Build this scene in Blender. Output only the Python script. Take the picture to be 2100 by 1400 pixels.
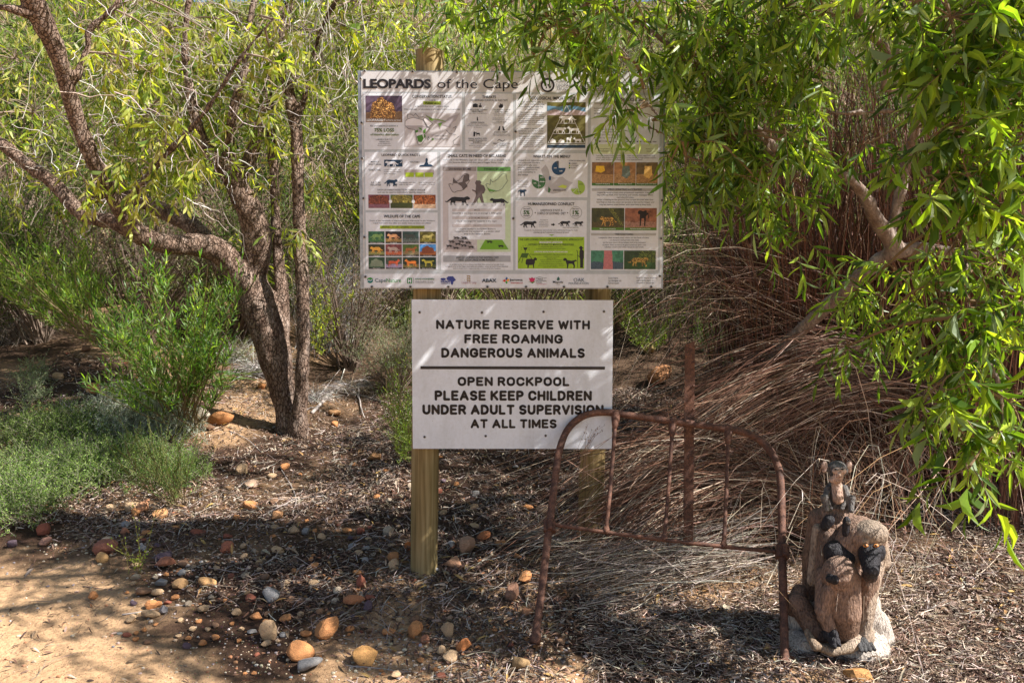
import bpy, bmesh, math, random
import numpy as np
from mathutils import Vector, Matrix
from mathutils.geometry import tessellate_polygon
for o in list(bpy.data.objects): bpy.data.objects.remove(o)
S = bpy.context.scene
COL = S.collection
# ------------------------------------------------------------------ camera
FPX = 1633.0; PITCH = math.radians(4.0); CAMZ = 1.5
cam_d = bpy.data.cameras.new('camera'); cam_d.lens = 28.0; cam_d.sensor_width = 36.0
cam_d.clip_start = 0.05; cam_d.clip_end = 1500
cam = bpy.data.objects.new('camera', cam_d); COL.objects.link(cam)
cam.location = (0, 0, CAMZ); cam.rotation_euler = (math.pi/2-PITCH, 0, 0)
S.camera = cam
# ------------------------------------------------------------------ light
SUN_EL = math.radians(45); SUN_AZ = math.radians(106)    # clockwise from +Y
W = bpy.data.worlds.new('World'); S.world = W; W.use_nodes = True
nt = W.node_tree; bg = nt.nodes['Background']
sk = nt.nodes.new('ShaderNodeTexSky'); sk.sky_type = 'NISHITA'; sk.sun_disc = False
sk.sun_elevation = SUN_EL; sk.sun_rotation = SUN_AZ; sk.air_density = 1.0; sk.dust_density = 1.0
nt.links.new(sk.outputs[0], bg.inputs[0]); bg.inputs[1].default_value = 0.065
sd = bpy.data.lights.new('sun', 'SUN'); sd.energy = 5.0; sd.angle = math.radians(0.45); sd.color = (1.0, .965, .92)
sun = bpy.data.objects.new('sun', sd); COL.objects.link(sun)
sv = Vector((math.sin(SUN_AZ)*math.cos(SUN_EL), math.cos(SUN_AZ)*math.cos(SUN_EL), math.sin(SUN_EL)))
sun.rotation_euler = sv.to_track_quat('Z', 'Y').to_euler()
S.view_settings.view_transform = 'Standard'; S.view_settings.look = 'None'
S.view_settings.gamma = 1; S.view_settings.exposure = 1.3
S.view_settings.use_curve_mapping = False
S.render.engine = 'CYCLES'
S.cycles.max_bounces = 8; S.cycles.transmission_bounces = 4; S.cycles.diffuse_bounces = 2; S.cycles.glossy_bounces = 2

rs = np.random.RandomState(7); random.seed(7)
# ------------------------------------------------------------------ helpers
def lin(r, g, b):
    f = lambda c: (c/12.92 if c <= .04045 else ((c+.055)/1.055)**2.4)
    return (f(r/255.), f(g/255.), f(b/255.))
def ray(px, py):
    x = (px-1050)/FPX; y = (700-py)/FPX
    return np.array([x, math.cos(PITCH)+y*math.sin(PITCH), -math.sin(PITCH)+y*math.cos(PITCH)])
def P(px, py, D):
    r = ray(px, py); return np.array([0, 0, CAMZ]) + r*(D/r[1])
def hsh(ix, iy, iz, seed=0):
    n = (ix*374761393 + iy*668265263 + iz*2147483647 + seed*1274126177) & 0xffffffff
    n = (n ^ (n >> 13))*1274126177 & 0xffffffff
    return ((n ^ (n >> 16)) & 0xffff)/65535.0
def noise(p, sc=1.0, seed=0):
    q = np.asarray(p, float)*sc; i = np.floor(q).astype(np.int64); f = q-i; f = f*f*(3-2*f); r = 0
    for a in (0, 1):
        for b in (0, 1):
            for c in (0, 1):
                w = (f[..., 0] if a else 1-f[..., 0])*(f[..., 1] if b else 1-f[..., 1])*(f[..., 2] if c else 1-f[..., 2])
                r = r + w*hsh(i[..., 0]+a, i[..., 1]+b, i[..., 2]+c, seed)
    return r
def fbm(p, sc=1., oct=4, seed=0):
    r = 0; a = .5
    for k in range(oct): r = r + a*noise(p, sc*2**k, seed+k*17); a *= .5
    return r
def norm(v): return v/np.maximum(np.linalg.norm(v, axis=-1, keepdims=True), 1e-9)
SLOPE = .40
def H(x, y):
    x = np.asarray(x, float); y = np.asarray(y, float)
    h = np.where(y > 0, .1*y, .02*y)
    t = np.clip((y-4.6)/3.6, 0, 1)
    h = h + (SLOPE-.1)*np.where(y < 4.6, 0, np.where(y < 8.2, 3.6*(t**3-t**4/2), 1.8+(y-8.2)))
    cap = 25.5 + 2.0*np.sin(x*.09+1.2) - .0*x
    h = np.where(h > cap-3, cap-3+3*np.tanh((h-cap+3)/3), h)
    p = np.stack([x, y, np.zeros_like(x+y)], -1)
    near = np.clip(1-(np.hypot(x, y)-14)/10, 0, 1)
    h = h + (fbm(p, .9, 3, 3)-.45)*.10*near*np.clip((y-2.5)/2, .25, 1.6) + (fbm(p, 7, 2, 5)-.4)*.02*near
    h = h + np.clip((y-8)/20, 0, 1)*(fbm(p, .12, 3, 9)-.45)*3.0
    h = h + .22*np.clip((-x-1.2)/1.5, 0, 1)*np.clip((y-3.6)/1.5, 0, 1)   # bank on the left
    return h
def Hs(x, y): return float(H(np.array([x]), np.array([y]))[0])
def G(px, py):
    r = ray(px, py); r = r/r[1]
    t = np.linspace(1.5, 30, 1500); q = np.array([0, 0, CAMZ])+r*t[:, None]
    d = q[:, 2]-H(q[:, 0], q[:, 1]); k = np.argmax(d < 0)
    if d[k] >= 0: k = len(t)-1
    return q[k]
def on(x, y, dz=0): return np.array([x, y, Hs(x, y)+dz])

class Geo:
    def __init__(s): s.v = []; s.f = {}; s.c = []; s.n = 0
    def add(s, v, faces, col):
        v = np.asarray(v, float).reshape(-1, 3); s.v.append(v)
        col = np.asarray(col, float)
        if col.ndim == 1: col = np.tile(col[:3], (len(v), 1))
        s.c.append(col[:, :3])
        for f in faces:
            f = np.asarray(f, int)
            if len(f): s.f.setdefault(f.shape[1], []).append(f+s.n)
        s.n += len(v)
    def mesh(s, name, smooth=False):
        me = bpy.data.meshes.new(name)
        if not s.v: return me
        v = np.concatenate(s.v); c = np.concatenate(s.c)
        me.vertices.add(len(v)); me.vertices.foreach_set('co', v.astype(np.float32).ravel())
        li = []; ls = []; o = 0
        for k, fs in s.f.items():
            f = np.concatenate(fs); li.append(f.ravel()); ls.append(o+np.arange(len(f))*k); o += f.size
        li = np.concatenate(li); ls = np.concatenate(ls)
        me.loops.add(len(li)); me.loops.foreach_set('vertex_index', li.astype(np.int32))
        me.polygons.add(len(ls)); me.polygons.foreach_set('loop_start', ls.astype(np.int32))
        me.update(calc_edges=True)
        me.polygons.foreach_set('use_smooth', np.full(len(ls), smooth))
        at = me.color_attributes.new('Col', 'FLOAT_COLOR', 'POINT')
        at.data.foreach_set('color', np.concatenate([c, np.ones((len(c), 1))], 1).astype(np.float32).ravel())
        return me
def tag(o, label=None, cat=None, group=None, kind=None):
    if label: o['label'] = label
    if cat: o['category'] = cat
    if group: o['group'] = group
    if kind: o['kind'] = kind
    return o
def mk(name, g, mat, parent=None, label=None, cat=None, group=None, kind=None, smooth=False, loc=None):
    me = g.mesh(name, smooth) if isinstance(g, Geo) else g
    if mat and not me.materials: me.materials.append(mat)
    o = bpy.data.objects.new(name, me); COL.objects.link(o)
    if parent: o.parent = parent; o.matrix_parent_inverse = Matrix.Translation(-parent.location)
    if loc is not None: o.location = loc
    return tag(o, label, cat, group, kind)
def empty(name, loc, label, cat, group=None):
    o = bpy.data.objects.new(name, None); COL.objects.link(o); o.location = loc
    return tag(o, label, cat, group)

def tubes(g, paths, radii, k, col, cap=False):
    paths = np.asarray(paths, float)
    if paths.ndim == 2: paths = paths[None]
    N, M, _ = paths.shape
    radii = np.broadcast_to(np.asarray(radii, float).reshape((1, -1) if np.ndim(radii) == 1 else np.shape(radii)), (N, M))
    t = norm(np.gradient(paths, axis=1)); mt = np.abs(norm(t.mean(1)))
    ref = np.eye(3)[np.argmin(mt+np.array([.02, 0, .01]), 1)][:, None, :]
    a = norm(np.cross(t, ref)); b = np.cross(a, t)
    ang = np.arange(k)*2*np.pi/k
    v = paths[:, :, None]+radii[:, :, None, None]*(np.cos(ang)[None, None, :, None]*a[:, :, None]+np.sin(ang)[None, None, :, None]*b[:, :, None])
    base = (np.arange(N)*M*k)[:, None, None]+(np.arange(M-1)*k)[None, :, None]+np.arange(k)[None, None]
    b2 = (np.arange(N)*M*k)[:, None, None]+(np.arange(M-1)*k)[None, :, None]+((np.arange(k)+1) % k)[None, None]
    q = np.stack([base, b2, b2+k, base+k], -1).reshape(-1, 4)
    fs = [q]
    if cap:
        fs.append((np.arange(N)*M*k)[:, None]+np.arange(k)[::-1][None])
        fs.append((np.arange(N)*M*k)[:, None]+(M-1)*k+np.arange(k)[None])
    col = np.asarray(col, float)
    if col.ndim == 2: col = np.repeat(col, M*k, 0)
    elif col.ndim == 3: col = np.repeat(col.reshape(-1, 3), k, 0)
    g.add(v, fs, col)
def rope(pts, n=None, rad=None):
    """Catmull-Rom through points (with radii)"""
    p = np.asarray(pts, float); m = len(p)
    q = np.vstack([2*p[0]-p[1], p, 2*p[-1]-p[-2]])
    n = n or 8; out = []
    for i in range(m-1):
        a, b, c, d = q[i:i+4]
        for t in np.linspace(0, 1, n, endpoint=False):
            out.append(.5*((2*b)+(-a+c)*t+(2*a-5*b+4*c-d)*t*t+(-a+3*b-3*c+d)*t**3))
    out.append(p[-1]); return np.array(out)
def leaves(g, base, d, nrm, L, Wd, col, detail=2, curl=.15):
    """lanceolate leaves; detail 2: 8 tris with midrib fold, 1: 4 tris, 0: 2 tris"""
    N = len(base)
    if N == 0: return
    L = np.broadcast_to(L, (N,))[:, None]; Wd = np.broadcast_to(Wd, (N,))[:, None]
    d = norm(d); s = norm(np.cross(d, nrm)); n = np.cross(s, d)
    dn = -n*curl*L
    if detail == 2:
        c1 = base+d*L*.33-dn*.0+n*(-.02*L); c2 = base+d*L*.68+dn*.35; c3 = base+d*L+dn*1.0
        up = n*Wd*.22
        v = np.stack([base, c1+s*Wd*.5+up, c1, c1-s*Wd*.5+up, c2+s*Wd*.42+up, c2, c2-s*Wd*.42+up, c3], 1)
        o = (np.arange(N)*8)[:, None]
        g.add(v, [np.concatenate([o+np.array([[0, 2, 1]]), o+np.array([[0, 3, 2]]), o+np.array([[4, 5, 7]]), o+np.array([[5, 6, 7]])]),
                  np.concatenate([o+np.array([[1, 2, 5, 4]]), o+np.array([[2, 3, 6, 5]])])], np.repeat(col, 8, 0))
    elif detail == 1:
        c1 = base+d*L*.35; c2 = base+d*L*.7+dn*.4; c3 = base+d*L+dn
        v = np.stack([base, c1+s*Wd*.5, c1-s*Wd*.5, c2+s*Wd*.4, c2-s*Wd*.4, c3], 1); o = (np.arange(N)*6)[:, None]
        g.add(v, [np.concatenate([o+np.array([[0, 2, 1]]), o+np.array([[3, 4, 5]])]), o+np.array([[1, 2, 4, 3]])], np.repeat(col, 6, 0))
    else:
        c1 = base+d*L*.45; c3 = base+d*L+dn
        v = np.stack([base, c1+s*Wd*.5, c3, c1-s*Wd*.5], 1); o = (np.arange(N)*4)[:, None]
        g.add(v, [o+np.array([[0, 3, 2, 1]])], np.repeat(col, 4, 0))
def pal(N, cols, jit=.25, w=None):
    c = np.array(cols)[rs.choice(len(cols), N, p=w)]
    return np.clip(c*(1+rs.uniform(-jit, jit, (N, 1)))*(1+rs.uniform(-.08, .08, (N, 3))), 0, 1)
DOWN = np.array([0, 0, -1.])
def rdir(n): return norm(rs.normal(size=(n, 3)))
def sprigs(base, d, L, K, ll, lw, droop, cols, w=None, hang=.5, side=.7, spread=.12, jit=.25):
    """returns twig paths and leaf arrays (base,dir,nrm,len,wid,col)"""
    n = len(base); d = norm(d); L = np.broadcast_to(L, (n,))
    t = np.linspace(0, 1, 5)[None, :, None]
    path = base[:, None]+d[:, None]*L[:, None, None]*t+DOWN*droop*L[:, None, None]*t**2
    tl = (np.linspace(spread, 1.0, K)[None]+rs.uniform(-.04, .04, (n, K)))[..., None]
    q = base[:, None]+d[:, None]*L[:, None, None]*tl+DOWN*droop*L[:, None, None]*tl**2
    tan = norm(d[:, None]+DOWN*2*droop*tl)
    ph = np.arange(K)*2.4+rs.uniform(0, 6, (n, 1))
    a = norm(np.cross(tan, rdir(n)[:, None]*.3+np.array([.1, .9, .3]))); b = np.cross(a, tan)
    sd_ = np.cos(ph)[..., None]*a+np.sin(ph)[..., None]*b
    last = (np.arange(K) == K-1)[None, :, None]
    ld = norm(tan*np.where(last, 1.5, .6)+sd_*side*np.where(last, .1, 1)+DOWN*hang+rs.normal(size=(n, K, 3))*.18)
    nr = norm(np.cross(ld, np.cross(tan, ld)+.4*rs.normal(size=(n, K, 3)))+.7*rs.normal(size=(n, K, 3))+np.array([0, -.2, .5]))
    N = n*K
    c = pal(N, cols, jit, w)
    c = c*np.repeat(rs.uniform(.8, 1.2, (n, 1)), K, 0)
    return path, dict(b=q.reshape(-1, 3), d=ld.reshape(-1, 3), n=nr.reshape(-1, 3), L=ll*rs.uniform(.65, 1.15, N), W=lw*rs.uniform(.75, 1.2, N), c=c)
def lv(g, A, detail, m=None, curl=.15):
    if m is None: m = slice(None)
    leaves(g, A['b'][m], A['d'][m], A['n'][m], A['L'][m], A['W'][m], A['c'][m], detail, curl)
def cat(As): return {k: np.concatenate([a[k] for a in As]) for k in As[0]}
def project(p):
    v = p-np.array([0, 0, CAMZ]); dep = v[:, 1]*math.cos(PITCH)-v[:, 2]*math.sin(PITCH)
    up = v[:, 1]*math.sin(PITCH)+v[:, 2]*math.cos(PITCH)
    return 1050+FPX*v[:, 0]/dep, 700-FPX*up/dep, dep

# ------------------------------------------------------------------ materials
def newmat(name):
    m = bpy.data.materials.new(name); m.use_nodes = True
    return m, m.node_tree, m.node_tree.nodes['Principled BSDF']
def attr(nt):
    a = nt.nodes.new('ShaderNodeAttribute'); a.attribute_name = 'Col'; return a.outputs['Color']
def texc(nt, scale=(1, 1, 1)):
    tc = nt.nodes.new('ShaderNodeTexCoord'); mp = nt.nodes.new('ShaderNodeMapping'); mp.inputs['Scale'].default_value = scale
    nt.links.new(tc.outputs['Object'], mp.inputs[0]); return mp.outputs[0]
def nz(nt, vec, sc, det=4, rough=.6):
    n = nt.nodes.new('ShaderNodeTexNoise'); n.inputs['Scale'].default_value = sc; n.inputs['Detail'].default_value = det
    n.inputs['Roughness'].default_value = rough; nt.links.new(vec, n.inputs['Vector']); return n.outputs['Fac']
def ramp(nt, fac, stops):
    r = nt.nodes.new('ShaderNodeValToRGB'); e = r.color_ramp.elements
    while len(e) < len(stops): e.new(.5)
    for q, (p, c) in zip(e, stops): q.position = p; q.color = (*c, 1) if len(c) == 3 else c
    nt.links.new(fac, r.inputs[0]); return r.outputs[0]
def mul(nt, a, b, fac=1., mode='MULTIPLY'):
    m = nt.nodes.new('ShaderNodeMix'); m.data_type = 'RGBA'; m.blend_type = mode
    if isinstance(fac, float): m.inputs[0].default_value = fac
    else: nt.links.new(fac, m.inputs[0])
    for s, x in ((6, a), (7, b)):
        if isinstance(x, tuple): m.inputs[s].default_value = (*x, 1)
        else: nt.links.new(x, m.inputs[s])
    return m.outputs[2]
def bump(nt, bs, h, st, dist=.01):
    b = nt.nodes.new('ShaderNodeBump'); b.inputs['Strength'].default_value = st; b.inputs['Distance'].default_value = dist
    nt.links.new(h, b.inputs['Height']); nt.links.new(b.outputs[0], bs.inputs['Normal'])
def math_(nt, op, a, b):
    m = nt.nodes.new('ShaderNodeMath'); m.operation = op
    for i, x in enumerate((a, b)):
        if isinstance(x, (int, float)): m.inputs[i].default_value = x
        else: nt.links.new(x, m.inputs[i])
    return m.outputs[0]
def leafmat(name, trans=.45, tint=(1.9, 2.1, .55), rough=.4, spec=.3):
    m, nt, bs = newmat(name); a = attr(nt)
    nt.links.new(a, bs.inputs['Base Color']); bs.inputs['Roughness'].default_value = rough; bs.inputs['Specular IOR Level'].default_value = spec
    tr = nt.nodes.new('ShaderNodeBsdfTranslucent'); nt.links.new(mul(nt, a, tint), tr.inputs[0])
    mx = nt.nodes.new('ShaderNodeMixShader'); mx.inputs[0].default_value = trans
    nt.links.new(bs.outputs[0], mx.inputs[1]); nt.links.new(tr.outputs[0], mx.inputs[2])
    nt.links.new(mx.outputs[0], nt.nodes['Material Output'].inputs[0]); return m
M_leaf = leafmat('leaf', .5, (2.3, 2.3, .45)); M_leafd = leafmat('leaf_matte', .35, (1.6, 1.8, .6), .6, .2)
def plain(name, rough=.8, spec=.3, metal=0.):
    m, nt, bs = newmat(name); nt.links.new(attr(nt), bs.inputs['Base Color'])
    bs.inputs['Roughness'].default_value = rough; bs.inputs['Specular IOR Level'].default_value = spec; bs.inputs['Metallic'].default_value = metal; return m
M_dry = plain('dry_stalk', .55, .3); M_twig = plain('twig', .8, .15); M_litter = plain('litter', .7, .2)
# bark
def barkmat(name, c0, c1, c2, sc, st, ck=1.):
    m, nt, bs = newmat(name); v = texc(nt, (1, 1, .45))
    n1 = nz(nt, v, sc*.35, 5); vo = nt.nodes.new('ShaderNodeTexVoronoi'); vo.feature = 'DISTANCE_TO_EDGE'; vo.inputs['Scale'].default_value = sc
    ad = nt.nodes.new('ShaderNodeVectorMath'); ad.operation = 'ADD'
    nn = nt.nodes.new('ShaderNodeTexNoise'); nn.inputs['Scale'].default_value = sc*.6; nt.links.new(v, nn.inputs['Vector'])
    sc_ = nt.nodes.new('ShaderNodeVectorMath'); sc_.operation = 'SCALE'; sc_.inputs['Scale'].default_value = 1.6/sc
    nt.links.new(nn.outputs['Color'], sc_.inputs[0]); nt.links.new(v, ad.inputs[0]); nt.links.new(sc_.outputs[0], ad.inputs[1])
    nt.links.new(ad.outputs[0], vo.inputs['Vector'])
    e = ramp(nt, vo.outputs['Distance'], [(0, (0, 0, 0)), (.13, (1, 1, 1))])
    fine = nz(nt, v, sc*3, 5, .7)
    base = ramp(nt, n1, [(.3, c0), (.5, c1), (.72, c2)])
    col = mul(nt, base, ramp(nt, fine, [(.25, (.55, .55, .55)), (.75, (1.25, 1.2, 1.15))]))
    col = mul(nt, col, mul(nt, (.35, .3, .27), (1., 1., 1.), e, 'MIX'), ck)
    nt.links.new(col, bs.inputs['Base Color']); bs.inputs['Roughness'].default_value = .9; bs.inputs['Specular IOR Level'].default_value = .15
    h = math_(nt, 'ADD', e, math_(nt, 'MULTIPLY', fine, .6)); bump(nt, bs, h, st, .012); return m
M_bark = barkmat('bark_rough', (.13, .08, .058), (.27, .19, .145), (.42, .335, .285), 62, .9)
M_bark2 = barkmat('bark_smooth', (.14, .09, .07), (.25, .185, .15), (.40, .34, .30), 40, .35, .25)
# wood
def woodmat():
    m, nt, bs = newmat('weathered_wood'); v = texc(nt, (60, 60, 1.6)); n = nz(nt, v, 1., 5, .65)
    v2 = texc(nt, (6, 6, 2.2)); n2 = nz(nt, v2, 1., 3)
    c = ramp(nt, n, [(.28, (.06, .040, .02)), (.46, (.26, .185, .09)), (.75, (.43, .34, .20))])
    c = mul(nt, c, ramp(nt, n2, [(.3, (.62, .66, .55)), (.7, (1.15, 1.08, .95))]))
    nt.links.new(c, bs.inputs['Base Color']); bs.inputs['Roughness'].default_value = .8; bs.inputs['Specular IOR Level'].default_value = .2
    bump(nt, bs, n, .7, .004); return m
M_wood = woodmat()
def rustmat():
    m, nt, bs = newmat('rust'); v = texc(nt); n = nz(nt, v, 30, 6, .75); n2 = nz(nt, v, 240, 4, .75)
    c = ramp(nt, n, [(.3, (.035, .020, .016)), (.48, (.105, .050, .032)), (.64, (.18, .085, .050)), (.78, (.26, .17, .13))])
    c = mul(nt, c, ramp(nt, n2, [(.3, (.6, .55, .55)), (.7, (1.25, 1.2, 1.2))]))
    nt.links.new(c, bs.inputs['Base Color']); bs.inputs['Roughness'].default_value = .72; bs.inputs['Specular IOR Level'].default_value = .35
    bump(nt, bs, math_(nt, 'ADD', n2, math_(nt, 'MULTIPLY', n, 2.)), .5, .003); return m
M_rust = rustmat()
def stonemat():
    m, nt, bs = newmat('stone'); v = texc(nt); n = nz(nt, v, 14, 6, .65); n2 = nz(nt, v, 90, 4, .7)
    oi = nt.nodes.new('ShaderNodeObjectInfo')
    c = mul(nt, oi.outputs['Color'], ramp(nt, n, [(.3, (.55, .5, .48)), (.5, (1, 1, 1)), (.72, (1.35, 1.3, 1.2))]))
    c = mul(nt, c, ramp(nt, n2, [(.3, (.75, .72, .7)), (.7, (1.15, 1.15, 1.15))]))
    nt.links.new(c, bs.inputs['Base Color']); bs.inputs['Roughness'].default_value = .85; bs.inputs['Specular IOR Level'].default_value = .25
    bump(nt, bs, math_(nt, 'ADD', n, math_(nt, 'MULTIPLY', n2, .4)), .6, .01); return m
M_stone = stonemat()
def groundmat():
    m, nt, bs = newmat('soil'); v = texc(nt); a = attr(nt); f = nz(nt, v, 60, 6, .75); c_ = nz(nt, v, 3, 5, .6)
    vo = nt.nodes.new('ShaderNodeTexVoronoi'); vo.inputs['Scale'].default_value = 110; nt.links.new(v, vo.inputs['Vector'])
    col = mul(nt, a, ramp(nt, f, [(.28, (.45, .42, .4)), (.5, (1, 1, 1)), (.74, (1.45, 1.42, 1.36))]))
    col = mul(nt, col, ramp(nt, c_, [(.3, (.8, .77, .73)), (.7, (1.12, 1.1, 1.08))]))
    sp = ramp(nt, vo.outputs['Distance'], [(.12, (1, 1, 1)), (.3, (0, 0, 0))])
    pc = mul(nt, vo.outputs['Color'], (.9, .6, .42)); pc = mul(nt, pc, a, .6, 'MIX')
    sel = nz(nt, v, 25, 3); sel = ramp(nt, sel, [(.5, (0, 0, 0)), (.6, (1, 1, 1))]); k = math_(nt, 'MULTIPLY', sp, sel)
    col = mul(nt, col, pc, k, 'MIX')
    nt.links.new(col, bs.inputs['Base Color']); bs.inputs['Roughness'].default_value = .95; bs.inputs['Specular IOR Level'].default_value = .15
    bump(nt, bs, math_(nt, 'ADD', f, math_(nt, 'MULTIPLY', sp, .8)), .8, .006); return m
M_soil = groundmat()
M_print = plain('print', .4, .35)
def printmat():
    m, nt, bs = newmat('sign_face'); v = texc(nt, (3, 3, .9)); n = nz(nt, v, 3.5, 6, .7); n2 = nz(nt, texc(nt), 90, 3, .7); sp = nz(nt, texc(nt), 160, 2)
    c = mul(nt, attr(nt), ramp(nt, n, [(.3, (.86, .85, .82)), (.55, (1, 1, 1)), (.75, (1.03, 1.03, 1.03))])); c = mul(nt, c, ramp(nt, n2, [(.3, (.93, .92, .9)), (.6, (1, 1, 1))])); c = mul(nt, c, ramp(nt, sp, [(.24, (.55, .5, .45)), (.29, (1, 1, 1))]))
    nt.links.new(c, bs.inputs['Base Color']); nt.links.new(ramp(nt, n, [(.3, (.55, .55, .55)), (.7, (.33, .33, .33))]), bs.inputs['Roughness']); bs.inputs['Specular IOR Level'].default_value = .35; return m
M_face = printmat()
def metalmat():
    m, nt, bs = newmat('galvanised'); v = texc(nt); n = nz(nt, v, 30, 5)
    nt.links.new(ramp(nt, n, [(.3, (.22, .23, .24)), (.7, (.45, .46, .47))]), bs.inputs['Base Color'])
    bs.inputs['Metallic'].default_value = .8; bs.inputs['Roughness'].default_value = .45; return m
M_metal = metalmat()
def statmat():
    m, nt, bs = newmat('painted_concrete'); v = texc(nt, (1, 1, .35)); n = nz(nt, v, 170, 3, .6); n2 = nz(nt, texc(nt), 20, 4)
    c = mul(nt, attr(nt), ramp(nt, n, [(.3, (.38, .33, .31)), (.52, (1, 1, 1)), (.72, (1.45, 1.4, 1.3))]))
    c = mul(nt, c, ramp(nt, n2, [(.3, (.8, .78, .76)), (.7, (1.15, 1.12, 1.1))]))
    nt.links.new(c, bs.inputs['Base Color']); bs.inputs['Roughness'].default_value = .6; bs.inputs['Specular IOR Level'].default_value = .35
    bump(nt, bs, n, 1., .010); return m
M_stat = statmat()
# ================================================================== ground
def sand_line(x):
    pts = [G(-400, 1060), G(0, 1085), G(150, 1100), G(300, 1140), G(420, 1230), G(520, 1300), G(640, 1385)]
    xs = [p[0] for p in pts]; ys = [p[1] for p in pts]
    return np.interp(x, xs+[xs[-1]+.5, 8], ys+[2.36, 2.30], left=ys[0])
def build_ground():
    def axis(segs):
        out = []
        for a, b, st in segs: out.append(np.arange(a, b, st))
        return np.concatenate(out+[[segs[-1][1]]])
    xs = axis([(-200, -60, 14), (-60, -15, 3), (-15, -4.5, .4), (-4.5, 4.5, .035), (4.5, 15, .4), (15, 60, 3), (60, 200, 14)])
    ys = axis([(-200, -30, 14), (-30, -4, 2), (-4, 1.6, .3), (1.6, 8, .035), (8, 14, .3), (14, 80, 1.2), (80, 220, 14)])
    X, Y = np.meshgrid(xs, ys); Z = H(X, Y); v = np.stack([X, Y, Z], -1).reshape(-1, 3)
    nx, ny = len(xs), len(ys); i = (np.arange(ny-1)[:, None]*nx+np.arange(nx-1)[None]).ravel()
    q = np.stack([i, i+1, i+nx+1, i+nx], -1)
    n1 = fbm(v*[1, 1, 0], 2.2, 4, 21); n2 = fbm(v*[1, 1, 0], 9, 3, 31)
    m = np.clip((sand_line(v[:, 0])-.05+(n1-.47)*.9+(n2-.45)*.25-v[:, 1])/.22, 0, 1)
    # sandy patches among the litter near the front and on the left bank
    p2 = np.clip((n1-.47)*9, 0, 1)*np.clip(1-(v[:, 1]-3.0)/.8, 0, 1)*.8
    bank = np.clip((-v[:, 0]-.9)/.8, 0, 1)*np.clip((v[:, 1]-3.7)/.6, 0, 1)*np.clip(.35+(n1-.45)*5, 0, 1)*.8
    m = np.maximum(m, np.maximum(p2, bank))
    sand = np.array([.43, .275, .155]); soil = np.array([.050, .028, .018]); far = np.array([.10, .065, .04])
    c = soil+(sand-soil)*m[:, None]
    fr = np.clip((v[:, 1]-4.8)/3, 0, 1)[:, None]*(1-m[:, None]*.5); c = c*(1-fr)+far*fr*(.6+.8*n1[:, None])
    g = Geo(); g.add(v, [q], c)
    mk('ground', g, M_soil, kind='structure', smooth=True)
    return
build_ground()
# ---- litter masks
def scatter(n, x0, x1, y0, y1, dens):
    out = []
    while sum(len(o) for o in out) < n:
        x = rs.uniform(x0, x1, n); y = y0+(y1-y0)*rs.uniform(0, 1, n)**1.3
        # keep in frame-ish wedge
        k = (np.abs(x) < .72*y+.35) & (rs.uniform(size=n) < dens(x, y)); out.append(np.stack([x[k], y[k]], 1))
    p = np.concatenate(out)[:n]; return np.column_stack([p, H(p[:, 0], p[:, 1])])
def dens_litter(x, y):
    sl = sand_line(x); n = fbm(np.stack([x, y, 0*x], -1), 2.6, 3, 77)
    d = np.clip((y-sl+.03+(n-.45)*.7)/.3, 0.03, 1)*np.clip(.5+(n-.4)*4, .38, 1)
    d = d*np.where(x > .55, 1.3, 1)*np.where((x < -1.1) & (y > 3.8), .5, 1)
    return np.clip(d, 0, 1)
g = Geo()
N = 115000; p = scatter(N, -3.6, 3.6, 1.9, 6.2, dens_litter); p[:, 2] += rs.uniform(.0, .018, N)
d = norm(np.column_stack([rs.normal(size=(N, 2)), rs.normal(size=N)*.28])); nn = norm(rs.normal(size=(N, 3))*.45+[0, 0, 1])
dry = [(.14, .078, .050), (.07, .040, .030), (.21, .13, .085), (.31, .23, .17), (.04, .024, .020), (.44, .36, .29), (.22, .09, .045)]
right = (p[:, 0] > .5) | (p[:, 1] > 3.6)
c = pal(N, dry, .3, [.27, .25, .18, .10, .14, .03, .03]); c2 = pal(N, dry, .3, [.16, .12, .2, .25, .08, .16, .03]); c[right] = c2[right]
leaves(g, p, d, nn, rs.uniform(.010, .040, N), rs.uniform(.0025, .0085, N), c, 1, .4)
N = 5200; p = scatter(N, -3.4, 3.4, 1.9, 6, dens_litter); p[:, 2] += .012
d = norm(np.column_stack([rs.normal(size=(N, 2)), rs.normal(size=N)*.2])); nn = norm(rs.normal(size=(N, 3))*.3+[0, 0, 1])
leaves(g, p, d, nn, rs.uniform(.03, .07, N), rs.uniform(.007, .014, N), pal(N, [(.22, .15, .1), (.3, .23, .17), (.13, .08, .055), (.36, .22, .08)], .3), 2, .3)
mk('leaf_litter', g, M_litter, kind='stuff', label='brown dry leaf litter covering the ground', cat='leaf litter')
g = Geo(); N = 15000; p = scatter(N, -3.4, 3.4, 1.9, 6.2, dens_litter)
d = norm(np.column_stack([rs.normal(size=(N, 2)), rs.normal(size=N)*.12])); L = rs.gamma(2., .028, N)+.02
side = norm(np.cross(d, [0, 0, 1.]))
t = np.linspace(-.5, .5, 4)
path = p[:, None]+d[:, None]*(L[:, None]*t)[..., None]+side[:, None]*(rs.normal(size=(N, 1))*L[:, None]*.35*(t**2))[..., None]
path[..., 2] = H(path[..., 0], path[..., 1])+rs.uniform(.004, .022, N)[:, None]+np.abs(rs.normal(size=(N, 1)))*.01*np.sin(t*3)[None]
tubes(g, path, (rs.uniform(.0006, .0018, N)[:, None]*np.array([1, 1, .9, .5])[None]), 3, pal(N, [(.12, .08, .06), (.27, .21, .17), (.42, .36, .31), (.07, .045, .035)], .3, [.3, .3, .2, .2]))
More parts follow.
